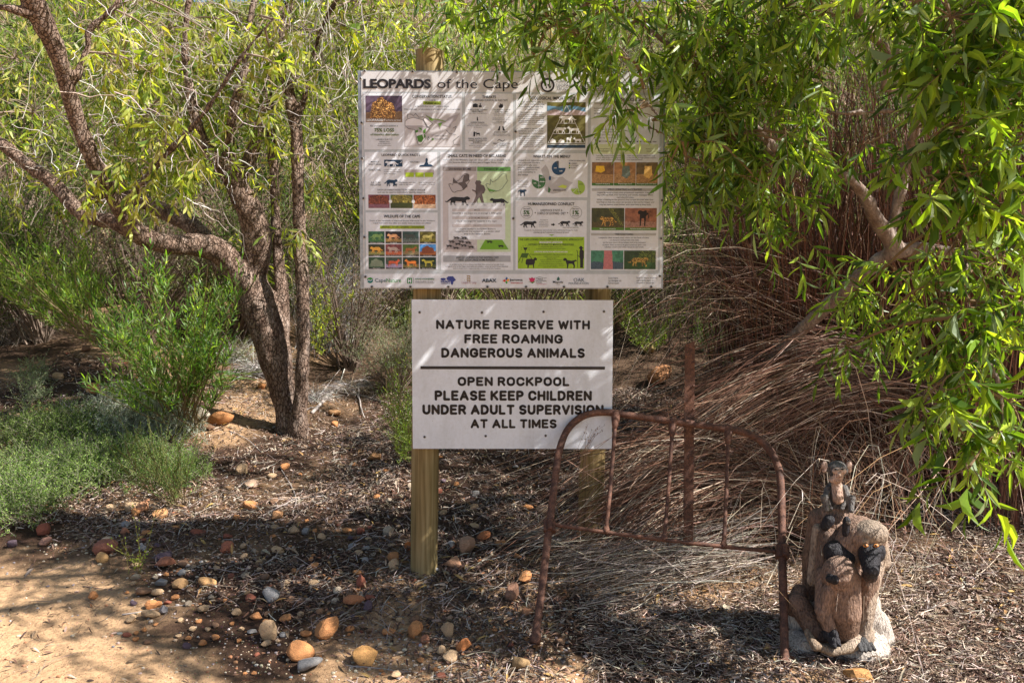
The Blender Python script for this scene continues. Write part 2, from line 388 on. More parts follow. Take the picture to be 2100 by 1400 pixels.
N = 16000; p = np.column_stack([rs.uniform(.25, 2.3, N*3), 2.25+1.5*rs.uniform(0, 1, N*3)**1.2]); nn = fbm(np.column_stack([p, 0*p[:, 0]]), 2.2, 3, 5); p = p[nn+rs.normal(size=len(nn))*.06 > .42][:N]; N = len(p); p = np.column_stack([p, H(p[:, 0], p[:, 1])])
d = norm(np.column_stack([rs.normal(size=(N, 2)), rs.normal(size=N)*.25])); L = rs.gamma(2.2, .012, N)+.012; t = np.linspace(-.5, .5, 3); side = norm(np.cross(d, [0, 0, 1.]))
path = p[:, None]+d[:, None]*(L[:, None]*t)[..., None]+side[:, None]*(rs.normal(size=(N, 1))*L[:, None]*.6*t**2)[..., None]; path[..., 2] = np.maximum(path[..., 2], p[:, None, 2])+rs.uniform(.008, .028, N)[:, None]
tubes(g, path, (rs.uniform(.0006, .0017, N)[:, None]*np.array([1, 1, .6])[None]), 3, pal(N, [(.16, .10, .07), (.35, .25, .18), (.54, .44, .35), (.07, .042, .03)], .3, [.25, .3, .25, .2]))
mk('twig_litter', g, M_twig, kind='stuff', label='thin dry twigs and straw strewn over the litter', cat='twig litter')
# gravel
def ico(sub):
    bm = bmesh.new(); bmesh.ops.create_icosphere(bm, subdivisions=sub, radius=1)
    v = np.array([x.co[:] for x in bm.verts]); f = np.array([[q.index for q in y.verts] for y in bm.faces]); bm.free(); return v, f
iv, if_ = ico(1)
def dens_gravel(x, y):
    sl = sand_line(x); n = fbm(np.stack([x, y, 0*x], -1), 3.1, 3, 99)
    return np.clip(.06+np.exp(-((y-sl-.35)/.45)**2)*.9*np.clip((n-.32)*5, 0, 1), 0, 1)*np.where(x > .6, .4, 1)
N = 11500; p = scatter(N, -2.6, 2.4, 1.9, 4.4, dens_gravel); r = .0012+rs.gamma(1.5, .0012, N); r[:900] = rs.uniform(.004, .009, 900)
sc = np.column_stack([rs.uniform(.8, 1.4, N), rs.uniform(.7, 1.2, N), rs.uniform(.45, .8, N)])*r[:, None]
v = iv[None]*sc[:, None]*(1+rs.uniform(-.15, .15, (N, len(iv), 1)))
v = v+p[:, None]; v[..., 2] += r[:, None]*.3
g = Geo(); g.add(v.reshape(-1, 3), [((np.arange(N)*len(iv))[:, None, None]+if_[None]).reshape(-1, 3)],
    np.repeat(pal(N, [(.50, .40, .30), (.38, .27, .18), (.5, .44, .37), (.36, .17, .09), (.20, .17, .17), (.42, .4, .38)], .25, [.3, .33, .08, .16, .1, .03]), len(iv), 0))
mk('gravel', g, M_litter, kind='stuff', label='pale fine gravel along the sand edge', cat='gravel', smooth=False)

# ================================================================== stones
SV = []
for k in range(14):
    v, f = ico(2 if k % 2 else 3); s = 40+k*7
    v = v*(1+(fbm(v, 1.3, 4, s)-.45)[:, None]*.95)
    for j in range(9 if k % 3 else 4):      # knock a few flat facets off
        d = rdir(1)[0]; h = rs.uniform(.5, .8); t = v@d; v = v-np.clip(t-h, 0, 9)[:, None]*d*.92
    g = Geo(); g.add(v*.95, [f], (1, 1, 1)); me = g.mesh('stone', k % 2 == 0); me.materials.append(M_stone); SV.append(me)
ORG = (.55, .25, .10); TAN = (.50, .34, .20); RED = (.30, .105, .065); PUR = (.13, .09, .11); GRY = (.30, .29, .285); BRN = (.24, .14, .085); CRM = (.46, .37, .27)
def stone(px, py, w, h, col, label, group=None, rot=None, variant=None, depth=None, sink=.13):
    c = G(px, py+h*.35); D = c[1]; s = w*D/FPX/2*1.22; sh = max(h*D/FPX/2*1.3, s*.55)
    o = bpy.data.objects.new('stone', SV[variant if variant is not None else rs.randint(14)]); COL.objects.link(o)
    o.scale = (s, s*rs.uniform(.75, 1.0), sh); o.rotation_euler = (rs.uniform(-.2, .2), rs.uniform(-.25, .25), rs.uniform(-.5, .5) if rot is None else rot)
    o.location = (c[0], c[1]+s*.3, Hs(c[0], c[1]+s*.3)+sh*(1-2*sink)*.9)
    j = rs.uniform(.85, 1.15); o.color = (col[0]*j, col[1]*j, col[2]*j, 1)
    return tag(o, label, 'stone', group)
BIG = [
 (670, 1300, 56, 36, ORG, 'large flat orange stone below the grey round pebble, bottom centre left'),
 (614, 1342, 46, 36, ORG, 'rust orange blocky stone directly above the grey flat rock at the bottom edge'),
 (630, 1370, 50, 28, GRY, 'grey flat angular rock at the bottom edge, touching an orange block'),
 (748, 1350, 44, 30, (.62, .33, .12), 'bright yellow orange rough stone at the bottom edge left of a stone pair'),
 (548, 1300, 34, 40, TAN, 'upright tan wedge stone beside the tip of the dark path shadow'),
 (553, 1224, 36, 32, GRY, 'round pale grey pebble, largest grey one on the gravel'),
 (850, 1296, 36, 30, ORG, 'smooth round orange stone with a brown stone behind it'),
 (850, 1277, 22, 14, BRN, 'brown stone half hidden behind a smooth round orange stone'),
 (917, 1301, 24, 34, TAN, 'upright oval tan stone right of the round orange one'),
 (949, 1332, 30, 30, (.58, .22, .08), 'bright rust stone with pitted face right of two tan stones'),
 (906, 1342, 24, 22, TAN, 'small tan stone touching the front tan stone at bottom centre'),
 (924, 1356, 28, 22, TAN, 'tan stone lowest in the little group at bottom centre'),
 (1066, 1366, 36, 32, (.40, .26, .13), 'dull brown rounded stone near the left foot of the bed frame'),
 (1052, 1224, 34, 34, (.32, .17, .11), 'brown squarish stone left of the bed frame leg'),
 (1076, 1188, 36, 24, ORG, 'orange flat stone above the brown squarish stone by the bed leg'),
 (928, 1160, 34, 22, (.5, .27, .16), 'pinkish orange block just right of the sign post foot'),
 (955, 1124, 40, 34, (.46, .28, .18), 'lumpy tan stone behind the pinkish block by the sign post'),
 (724, 1236, 42, 24, (.45, .19, .09), 'red brown rough stone left below the sign post'),
 (753, 1248, 26, 24, PUR, 'small purple stone touching the red brown rough stone'),
 (740, 1200, 20, 30, RED, 'narrow dark red stone standing left of the sign post'),
 (807, 1146, 24, 24, ORG, 'orange stone leaning on another beside the left sign post'),
 (806, 1165, 24, 20, TAN, 'tan stone lowest of the pair beside the left sign post'),
 (795, 1095, 24, 18, CRM, 'cream wedge stone left of the sign post above the orange pair'),
 (464, 1126, 28, 22, (.46, .17, .10), 'pinkish red stone in the litter above the oval ochre pebbles'),
 (423, 1202, 34, 20, (.52, .30, .13), 'ochre oval stone, right one of two ovals on sand'),
 (366, 1206, 34, 16, (.50, .30, .14), 'ochre oval stone, left one of two ovals on sand'),
 (292, 1218, 28, 18, BRN, 'dull brown stone half sunk in the shadowed sand'),
 (309, 1243, 22, 18, ORG, 'orange cube like stone on the sand beside a smaller one'),
 (325, 1240, 12, 12, ORG, 'tiny orange stone touching an orange cube like stone'),
 (306, 1266, 34, 18, TAN, 'flat pinkish tan stone below the orange cube like stone'),
 (335, 1257, 20, 16, (.28, .26, .26), 'dark grey pebble right of the flat pinkish tan stone'),
 (334, 1146, 34, 20, PUR, 'dark purple oval stone on top of a flat red stone'),
 (338, 1161, 40, 12, (.36, .15, .09), 'flat red stone under the dark purple oval'),
 (213, 1128, 46, 30, (.36, .15, .10), 'dark red brown smooth stone, largest at the edge of the path'),
 (214, 1114, 34, 14, CRM, 'cream stone behind the large red brown stone at the path edge'),
 (208, 1148, 20, 20, (.5, .30, .13), 'ochre pebble in front of the large red brown stone'),
 (86, 1089, 26, 22, RED, 'red angular stone at the edge of the grey green ground cover'),
 (24, 1118, 18, 16, PUR, 'small purple stone at the far left on the path'),
 (92, 1114, 26, 14, (.33, .18, .13), 'dull pink flat stone below the ground cover'),
 (190, 1224, 20, 18, ORG, 'lone orange stone on the sunlit sand at left'),
 (225, 1046, 24, 16, TAN, 'tan wedge stone left of a heap of three ochre stones'),
 (268, 1044, 28, 24, TAN, 'tan tall stone leftmost in a heap of three below the shrub'),
 (276, 1053, 18, 18, ORG, 'orange stone in the middle of a heap of three below the shrub'),
 (292, 1047, 26, 22, (.48, .24, .13), 'orange brown stone rightmost in a heap of three below the shrub'),
 (325, 1060, 32, 18, (.52, .27, .12), 'long orange stone right of the heap of three'),
 (255, 1094, 20, 16, (.42, .19, .11), 'red brown stone under a grey pebble below the shrub'),
 (257, 1080, 20, 12, (.35, .34, .34), 'flat grey pebble above a red brown stone below the shrub'),
 (298, 1096, 20, 8, ORG, 'thin orange sliver stone below the heap of three'),
 (404, 1098, 28, 12, RED, 'flat dark red stone in the litter right of the shrub'),
 (512, 1040, 30, 18, ORG, 'orange flat stone among sticks below the tree'),
 (568, 1060, 26, 20, (.50, .26, .12), 'orange brown stone beside a long forked stick'),
 (494, 966, 28, 20, TAN, 'pale tan stone lying alone in front of the trunk'),
 (515, 996, 24, 14, (.55, .38, .26), 'pink tan pebble under the pale tan stone in front of the trunk'),
 (768, 942, 30, 16, (.42, .22, .10), 'dull orange stone behind the left sign post'),
 (448, 862, 48, 28, ORG, 'smooth orange brown boulder left of the trunk foot'),
 (408, 856, 36, 26, (.45, .38, .30), 'pale grey tan boulder touching the smooth orange one by the trunk'),
 (422, 878, 24, 16, BRN, 'brown stone in front of the orange boulder by the trunk'),
 (83, 858, 44, 30, (.45, .24, .12), 'orange boulder on the bank behind the ground cover at left'),
 (222, 806, 40, 24, (.48, .28, .17), 'pale orange boulder on the bank in dappled shade'),
 (190, 802, 22, 22, ORG, 'orange stone touching the pale orange boulder on the bank'),
 (36, 620, 72, 56, (.52, .36, .27), 'big pale boulder high on the left bank'),
 (822, 738, 48, 34, (.36, .21, .09), 'brown boulder behind the lower sign on the slope'),
 (1355, 778, 50, 40, (.42, .2, .09), 'big orange rock behind the iron stake'),
 (1330, 720, 30, 20, (.42, .3, .12), 'yellowish mossy stone on the slope right of the lower sign'),
 (535, 794, 20, 14, ORG, 'small bright orange stone just left of the trunk on the slope'),
 (462, 696, 16, 10, ORG, 'tiny bright orange stone between the shrub and the trunk'),
 (685, 850, 26, 14, (.45, .25, .12), 'orange slab stone right of the trunk foot'),
 (686, 872, 14, 14, ORG, 'small orange pebble right of the trunk foot'),
 (1762, 1396, 54, 26, (.52, .27, .10), 'orange stone at the bottom edge below the baboon statue'),
 (1575, 1338, 20, 22, (.38, .22, .12), 'brown pebble between the bed frame foot and the statue base'),
 (1012, 1120, 0, 0, None, None),
 (993, 1104, 32, 16, (.45, .17, .07), 'dark orange stone in the shade between the posts'),
 (1080, 1262, 30, 16, (.5, .24, .13), 'orange flake stone beside the bed frame leg'),
 (308, 1256, 0, 0, None, None),
 (1112, 1050, 24, 18, (.3, .2, .14), 'small brown stone behind the bed frame bracket'),
 (795, 1298, 26, 14, ORG, 'small orange stone left of the round smooth orange one'),
 (870, 1316, 20, 16, (.38, .17, .1), 'dark rust pebble under the round smooth orange stone'),
 (720, 1080, 0, 0, None, None),
 (835, 1125, 14, 18, (.6, .2, .06), 'bright orange pebble half hidden by the left sign post'),
 (1390, 1180, 0, 0, None, None),
]
BIGXY = []
for b in BIG:
    if b[5]:
        stone(b[0], b[1], b[2], b[3], b[4], b[5]); BIGXY.append((b[0], b[1], b[2]))
LM = [('the round pale grey pebble', 553, 1224), ('the largest flat orange stone', 670, 1300), ('the blocky rust stone at the bottom edge', 614, 1342), ('the yellow orange rough stone', 748, 1350), ('the smooth round orange stone', 850, 1296), ('the right ochre oval', 423, 1204), ('the left ochre oval', 366, 1206), ('the dark purple oval stone', 334, 1146),
 ('the dark red brown path edge stone', 213, 1128), ('the left sign post foot', 869, 1188), ('the heap of three ochre stones', 276, 1053), ('the pale tan stone in front of the trunk', 494, 966), ('the orange cube like stone', 309, 1243), ('the pinkish red stone in the litter', 464, 1126), ('the red brown rough stone', 724, 1236), ('the cream wedge stone', 795, 1095),
 ('the left bed frame foot', 1097, 1313), ('the brown squarish stone', 1052, 1224), ('the lumpy tan stone', 955, 1124), ('the long slanting stick', 660, 1010), ('the lime green seedling', 290, 1160), ('the big pale bank boulder', 36, 620), ('the pale orange bank boulder', 222, 806), ('the orange boulder behind the ground cover', 83, 858),
 ('the dull orange stone behind the post', 768, 942), ('the orange brown boulder at the trunk', 448, 862), ('the trunk foot', 598, 880), ('the dark orange stone between the posts', 993, 1104), ('the upright tan wedge stone', 548, 1300), ('the narrow dark red stone', 740, 1200), ('the pinkish orange block', 928, 1160), ('the orange pair beside the post', 806, 1155), ('the bright rust pitted stone', 949, 1332), ('the crooked grey stick', 590, 1000), ('the lone orange stone on sand', 190, 1224), ('the small pebble group at bottom centre', 912, 1345)]
USED = set()
def stone_label(px, py, w, nm, hr):
    sz = 'tiny' if w < 10 else 'small' if w < 14 else 'medium'; sh = 'flat' if hr < .6 else 'low' if hr < .7 else 'rounded'
    for nme, x, y in sorted(LM, key=lambda q: math.hypot(q[1]-px, (q[2]-py)*1.6)):
        dx, dy = px-x, (py-y)*1.6; far = 'just ' if math.hypot(dx, dy) < 60 else 'well ' if math.hypot(dx, dy) > 140 else ''
        a = math.degrees(math.atan2(-dy, dx)) % 360; dr = ['right of', 'above right of', 'above', 'above left of', 'left of', 'below left of', 'below', 'below right of'][int((a+22.5)//45) % 8]
        lab = '%s %s %s stone %s%s %s' % (sz, sh, nm, far, dr, nme)
        if lab not in USED and len(lab.split()) <= 16: USED.add(lab); return lab
    return 'small stone'
ZN = [('small %s stone scattered on the gravel left of the sign post', 230, 820, 1080, 1330, 118), ('small %s stone in dark litter near the sign post foot', 480, 1090, 930, 1200, 55),
      ('small %s stone at the bottom edge below the signs', 480, 1150, 1250, 1395, 35), ('small %s stone on the bank behind the ground cover', 0, 420, 640, 860, 16)]
CN = {'orange': ORG, 'tan': TAN, 'dark red': RED, 'grey': GRY, 'cream': CRM, 'brown': BRN, 'purple': PUR}
for lab, x0, x1, y0, y1, n in ZN:
    k = 0
    while k < n:
        px = rs.uniform(x0, x1); py = rs.uniform(y0, y1); w = rs.choice([9, 12, 15, 18, 22], p=[.2, .25, .25, .18, .12])
        if any(abs(px-a) < (w+c)/2+1 and abs(py-b) < (w+c)/3 for a, b, c in BIGXY): continue
        nm = rs.choice(list(CN), p=[.32, .24, .13, .08, .09, .1, .04])
        hr = rs.uniform(.5, .8); stone(px, py, w, w*hr, CN[nm], stone_label(px, py, w, nm, hr), 'small loose stones on the ground'); BIGXY.append((px, py, w)); k += 1
# ================================================================== sign posts
def post(x0, y0, xt, yt, D, rpx, label, Dg=None):
    top = P(xt, yt, D); bot = P(x0, y0, D); bot2 = bot+(bot-top)*.12
    n = 26; t = np.linspace(0, 1, n)[:, None]; path = bot2*(1-t)+top*t
    r = rpx*D/FPX; k = 28
    g = Geo(); rad = r*(1+.03*(noise(path, 3, 4)-.5)); rad[-1] *= .985
    tubes(g, path, rad, k, (1, 1, 1))
    v = g.v[0].reshape(n, k, 3); ctr = path[:, None]
    v[:] = ctr+(v-ctr)*(1+.05*(fbm(v*[1, 1, .3], 14, 2, 8)-.45)[..., None])
    base = empty('sign_post', Vector(bot), label, 'post', 'round wooden posts carrying the signs')
    mk('shaft', g, M_wood, base, smooth=True)
    g = Geo(); cv = np.vstack([v[-1], v[-1].mean(0)+[0, 0, .004]]); g.add(cv, [[[i, (i+1) % k, k] for i in range(k)]], (1, 1, 1))
    mk('end_grain', g, M_wood, base)
post(869, 1188, 882, 106, 3.22, 28.5, 'round wooden sign post on the left, showing above the big board')
post(1208, 1130, 1228, 560, 3.47, 26, 'round wooden sign post on the right, its foot hidden in dry reeds')

def face_frame(x0, y0, x1, y0r, y1, D, yaw):
    """board: returns origin (top-left), u unit, width, height"""
    a = math.radians(yaw); tl = P(x0, y0, D); bl = P(x0, y1, D)
    h = tl[2]-bl[2]; u = np.array([math.cos(a), math.sin(a), 0])
    r = ray(x1, (y0+y1)/2); # intersect vertical plane
    nrm_ = np.array([-u[1], u[0], 0]); t = (tl-np.array([0, 0, CAMZ]))@nrm_/(r@nrm_); q = np.array([0, 0, CAMZ])+r*t
    w = np.linalg.norm((q-tl)[:2]); return tl, u, w, h
class Board:
    def __init__(s, x0, y0, x1, y0r, y1, y1r, D, yaw):
        s.o, s.u, s.w, s.h = face_frame(x0, y0, x1, y0r, y1, D, yaw); s.x0, s.x1, s.y0, s.y0r, s.y1, s.y1r = x0, x1, y0, y0r, y1, y1r
        s.n = np.array([s.u[1], -s.u[0], 0])       # towards the camera
    def uv(s, x, y):
        x = np.asarray(x, float); y = np.asarray(y, float); a = (x-s.x0)/(s.x1-s.x0); t = s.y0+(s.y0r-s.y0)*a; b = s.y1+(s.y1r-s.y1)*a
        return a*s.w, (y-t)/(b-t)*s.h
    def pt(s, x, y, off=0.):
        a, b = s.uv(x, y); return s.o+s.u*a[..., None]+np.array([0, 0, -1.])*b[..., None]+s.n*off
    def box(s, g, x0, y0, x1, y1, z0, z1, col):
        c = [s.pt(np.array(x), np.array(y), z) for z in (z0, z1) for x, y in ((x0, y0), (x1, y0), (x1, y1), (x0, y1))]
        g.add(c, [[[0, 1, 2, 3], [7, 6, 5, 4], [0, 4, 5, 1], [1, 5, 6, 2], [2, 6, 7, 3], [3, 7, 4, 0]]], col)
    def rect(s, g, x0, y0, x1, y1, off, col):
        g.add(s.pt(np.array([x0, x1, x1, x0]), np.array([y1, y1, y0, y0]), off), [[[0, 1, 2, 3]]], col)
    def poly(s, g, pts, off, col):
        pts = np.asarray(pts, float)
        tr = tessellate_polygon([[Vector((p[0], -p[1], 0)) for p in pts]])
        if tr: g.add(s.pt(pts[:, 0], pts[:, 1], off), [np.array([list(t) for t in tr])], col)
    def line(s, g, pts, wpx, off, col, closed=False):
        pts = np.asarray(pts, float)
        if closed: pts = np.vstack([pts, pts[:1]])
        for a, b in zip(pts[:-1], pts[1:]):
            d = b-a; L = np.hypot(*d) or 1; n = np.array([-d[1], d[0]])/L*wpx/2
            q = np.array([a-n, b-n, b+n, a+n]); g.add(s.pt(q[:, 0], q[:, 1], off), [[[0, 1, 2, 3]]], col)
    def sil(s, g, shape, x0, y0, x1, y1, off, col, flip=False):
        p = np.array(shape, float); p[:, 0] = 1-p[:, 0] if flip else p[:, 0]
        s.poly(g, np.column_stack([x0+p[:, 0]*(x1-x0), y1-p[:, 1]*(y1-y0)]), off, col)
    def ell(s, g, cx, cy, rx, ry, off, col, a0=0, a1=360, n=24):
        t = np.radians(np.linspace(a0, a1, n)); p = np.column_stack([cx+rx*np.cos(t), cy-ry*np.sin(t)])
        if abs(a1-a0) < 360: p = np.vstack([[cx, cy], p])
        s.poly(g, p, off, col)
    def text(s, g, txt, x0, x1, y0, y1, off, col, bold=0.):
        cu = bpy.data.curves.new('t', 'FONT'); cu.body = txt; cu.resolution_u = 2 if (y1-y0) < 12 else 5; cu.offset = bold
        ob = bpy.data.objects.new('t', cu); me = ob.to_mesh()
        n = len(me.vertices); v = np.zeros(n*3, np.float32); me.vertices.foreach_get('co', v); v = v.reshape(-1, 3)
        f = [tuple(p.vertices) for p in me.polygons]; ob.to_mesh_clear(); bpy.data.objects.remove(ob); bpy.data.curves.remove(cu)
        if not n: return
        a = v.min(0); b = v.max(0); q = (v-a)/np.maximum(b-a, 1e-6)
        X = x0+q[:, 0]*(x1-x0); Y = y1-q[:, 1]*(y1-y0)
        by = {}
        for p in f: by.setdefault(len(p), []).append(p)
        g.add(s.pt(X, Y, off), list(by.values()), col)
WHT = (.67, .70, .75); INK = (.018, .013, .012)
def screw(B, x, y, parent, off, me=[None]):
    if me[0] is None:
        g = Geo(); k = 12; a = np.arange(k)*2*np.pi/k; v = []
        for r, z in ((1, 0), (.92, .35), (.55, .5), (.45, .2)): v += [[r*math.cos(t), -z, r*math.sin(t)] for t in a]
        f = [[j*k+i, j*k+(i+1) % k, (j+1)*k+(i+1) % k, (j+1)*k+i] for j in range(3) for i in range(k)]
        cc = np.repeat(np.array([(.45, .44, .42), (.4, .38, .36), (.12, .1, .09), (.03, .03, .03)]), k, 0)
        g.add(v, [f, [list(range(3*k, 4*k))]], cc); me[0] = g.mesh('screw', True); me[0].materials.append(M_print)
    o = bpy.data.objects.new('screw', me[0]); COL.objects.link(o); o.parent = parent; o.matrix_parent_inverse = Matrix.Translation(-parent.location)
    o.location = B.pt(np.array(x), np.array(y), off); o.scale = (.006,)*3
def arc(cx, cy, rx, ry, a0, a1, n=7): return [(cx+rx*math.cos(math.radians(a)), cy+ry*math.sin(math.radians(a))) for a in np.linspace(a0, a1, n)]
_O = arc(.36, .64, .36, .36, 0, 180)+arc(.36, .36, .36, .36, 180, 360)
GLY = {'A': (.78, [[(0, 0), (.39, 1), (.78, 0)], [(.14, .32), (.64, .32)]]), 'C': (.7, [arc(.36, .64, .36, .36, 15, 180)+arc(.36, .36, .36, .36, 180, 345)]), 'D': (.68, [[(0, 0), (0, 1), (.3, 1)]+arc(.3, .5, .38, .5, 90, -90, 9)+[(0, 0)]]),
 'E': (.58, [[(.58, 1), (0, 1), (0, 0), (.58, 0)], [(0, .52), (.5, .52)]]), 'F': (.55, [[(.55, 1), (0, 1), (0, 0)], [(0, .5), (.48, .5)]]), 'G': (.74, [arc(.37, .64, .37, .36, 20, 180)+arc(.37, .36, .37, .36, 180, 350)+[(.74, .46), (.44, .46)]]), 'H': (.66, [[(0, 0), (0, 1)], [(.66, 0), (.66, 1)], [(0, .5), (.66, .5)]]),
 'I': (0., [[(0, 0), (0, 1)]]), 'K': (.66, [[(0, 0), (0, 1)], [(.62, 1), (.05, .42)], [(.22, .58), (.66, 0)]]), 'L': (.52, [[(0, 1), (0, 0), (.52, 0)]]), 'M': (.84, [[(0, 0), (0, 1), (.42, .2), (.84, 1), (.84, 0)]]), 'N': (.68, [[(0, 0), (0, 1), (.68, 0), (.68, 1)]]), 'O': (.72, [_O+[_O[0]]]),
 'P': (.6, [[(0, 0), (0, 1), (.34, 1)]+arc(.34, .73, .27, .27, 90, -90)+[(0, .46)]]), 'R': (.64, [[(0, 0), (0, 1), (.36, 1)]+arc(.36, .74, .26, .26, 90, -90)+[(0, .48)], [(.36, .48), (.64, 0)]]), 'S': (.62, [arc(.31, .75, .3, .25, 25, 250, 8)+[(.31, .5)]+arc(.31, .25, .31, .26, 75, -155, 8)]),
 'T': (.66, [[(0, 1), (.66, 1)], [(.33, 1), (.33, 0)]]), 'U': (.66, [[(0, 1), (0, .34)]+arc(.33, .34, .33, .34, 180, 360)+[(.66, 1)]]), 'V': (.72, [[(0, 1), (.36, 0), (.72, 1)]]), 'W': (1.02, [[(0, 1), (.26, 0), (.51, .85), (.76, 0), (1.02, 1)]])}
def stroke_text(B, g, txt, x0, x1, y0, y1, off, col, wt=.25, gap=.16):
    hh = y1-y0; w = wt*hh; adv = 0; items = []
    for ch in txt:
        if ch == ' ': adv += .42; continue
        W_, st = GLY[ch]; items.append((adv, st)); adv += W_+wt+gap
    adv -= gap; k = (x1-x0)/(adv*hh)*1.0; ih = hh-w; sx = (x1-x0-w)/(adv-wt)
    for a, st in items:
        for pl in st:
            q = np.array([(x0+w/2+(a+p[0])*sx, y1-w/2-p[1]*ih) for p in pl]); B.line(g, q, w, off, col)
            for p in q: B.ell(g, p[0], p[1], w/2, w/2, off, col, n=9)
# ---------------------------------------------------------------- lower sign
B = Board(844, 614, 1256, 612, 920, 913, 3.135, 4.5)
low = empty('warning_sign', Vector(B.pt(np.array(1050), np.array(917.))), 'white warning sign reading nature reserve with free roaming dangerous animals', 'sign')
g = Geo(); B.box(g, 844, 614, 1256, 919.5, -.004, 0, WHT); mk('panel', g, M_face, low)
g = Geo()
for t, x0, x1, y0, y1 in (('NATURE RESERVE WITH', 893, 1208, 655, 674), ('FREE ROAMING', 950, 1152, 684, 703), ('DANGEROUS ANIMALS', 903, 1198, 712, 732),
    ('OPEN ROCKPOOL', 936, 1166, 771, 790), ('PLEASE KEEP CHILDREN', 889, 1213, 799, 820), ('UNDER ADULT SUPERVISION', 864, 1238, 828, 849), ('AT ALL TIMES', 962, 1140, 858, 877)):
    stroke_text(B, g, t, x0, x1, y0, y1, .0012, INK)
B.rect(g, 861, 749.5, 1240, 755.5, .0012, INK)
mk('lettering', g, M_print, low)
for x, y in ((860, 640), (986, 640), (1112, 638), (1237, 637), (868, 895), (993, 893), (1117, 892)): screw(B, x, y, low, .0)
# ---------------------------------------------------------------- big board
B = Board(735, 145, 1362, 150, 592, 591.5, 3.12, 2.5)
big = empty('information_board', Vector(B.pt(np.array(1048), np.array(590.))), 'large leopard information board with panels, maps and animal photos', 'information board')
g = Geo(); B.box(g, 740, 149, 1358, 588, -.028, -.003, (.5, .5, .5)); mk('backing_panel', g, M_print, big)
g = Geo()
B.box(g, 733.5, 145, 743, 592, -.03, .0, (1, 1, 1)); mk('edge_trim', g, M_metal, big)
g = Geo(); B.box(g, 1355, 150.2, 1362, 591.5, -.03, .0, (1, 1, 1)); mk('edge_trim', g, M_metal, big)
g = Geo(); B.box(g, 743, 145, 1355, 149, -.03, .0, (1, 1, 1)); mk('edge_trim', g, M_metal, big)
g = Geo(); B.box(g, 743, 588, 1355, 591.8, -.03, .0, (1, 1, 1)); mk('edge_trim', g, M_metal, big)
g = Geo(); B.box(g, 740.5, 147, 1358.5, 590.3, -.0025, .0015, lin(196, 194, 194)); mk('printed_sheet', g, M_face, big)
GR = lin(186, 190, 194); PW = (.66, .68, .73)
o1, o2, o3, o4 = .0025, .0032, .0039, .0046
g = Geo()
B.rect(g, 743, 188, 1356, 561, .002, lin(176, 182, 187)); B.rect(g, 741, 561, 1358, 589, .002, PW)
for r in ((745, 191, 944, 305), (950, 191, 1048, 305), (1054, 192, 1202, 305), (1208, 194, 1351, 553), (746, 310, 893, 429), (746, 434, 893, 552), (899, 310, 1048, 553),
          (1053, 312, 1202, 402), (1053, 408, 1201, 553)): B.rect(g, *r, o1, PW)
B.rect(g, 827, 230, 940, 299, o2, lin(190, 186, 188))
LG = lin(198, 210, 190); OL = lin(150, 170, 40); LIM = lin(160, 185, 40); TPE = lin(170, 160, 158)
B.rect(g, 865, 207, 901, 214, o2, OL); B.rect(g, 904, 350, 974, 515, o2, lin(190, 183, 184)); B.rect(g, 974, 350, 1043, 515, o2, lin(190, 208, 172))
B.rect(g, 904, 340, 973, 349, o2, lin(150, 143, 142)); B.rect(g, 974.5, 340, 1043, 349, o2, lin(104, 160, 84))
B.rect(g, 915, 414, 1032, 490, o3, PW)
for y in (426, 442, 458): B.rect(g, 923, y, 1025, y+5.5, o4, lin(190, 184, 185))
B.rect(g, 904, 523, 1043, 536, o2, lin(160, 162, 167))
B.rect(g, 775, 461, 866, 467.5, o2, OL)
B.rect(g, 826, 346, 886, 356, o2, TPE)
for x in (828, 848, 867): B.rect(g, x, 352, x+17, 361, o3, LIM)
B.rect(g, 1058, 484, 1196, 550, o2, lin(150, 185, 35))
B.poly(g, [(1122, 479), (1134, 479), (1128, 482)], o2, lin(120, 160, 50))
for a in ((1210, 208, 1346, 212), (1211, 383.5, 1347, 389), (1210, 476, 1346, 481)): B.rect(g, *a, o2, lin(172, 172, 172))
B.rect(g, 1211, 293, 1348, 313, o2, lin(196, 205, 165))
mk('printed_panels', g, M_face, big)
# silhouettes
LEO = [(0, .62), (.03, .78), (.10, .88), (.16, .86), (.24, .78), (.45, .80), (.62, .84), (.74, .78), (.80, .66), (.88, .50), (.94, .40), (1.0, .46), (.99, .36), (.92, .30), (.85, .38), (.78, .50), (.77, .38), (.80, .22), (.78, .02), (.70, .02), (.73, .20), (.68, .34), (.66, .16), (.60, .0), (.53, .02), (.60, .18), (.58, .42), (.40, .38), (.34, .40), (.32, .22), (.34, .02), (.26, .02), (.26, .20), (.24, .34), (.18, .16), (.14, .0), (.07, .02), (.13, .2), (.17, .42), (.14, .56), (.08, .54)]
ANT = [(0, .66), (.02, .74), (.1, .82), (.08, 1.0), (.14, .84), (.18, 1.), (.2, .82), (.26, .70), (.4, .66), (.75, .70), (.88, .66), (.92, .5), (.88, .4), (.92, .2), (.9, 0), (.86, 0), (.85, .2), (.78, .36), (.76, .2), (.74, 0), (.70, 0), (.70, .36), (.38, .34), (.34, .0), (.30, 0), (.30, .3), (.26, .34), (.22, 0), (.18, 0), (.2, .4), (.16, .6), (.08, .62)]
DOG = [(0, .72), (.02, .86), (.14, .94), (.24, .88), (.3, .74), (.6, .68), (.8, .72), (.9, .78), (1., .7), (.95, .62), (.86, .62), (.8, .5), (.86, .25), (.82, 0), (.74, 0), (.76, .22), (.66, .4), (.4, .4), (.36, 0), (.28, 0), (.28, .3), (.22, .5), (.18, .68), (.08, .66)]
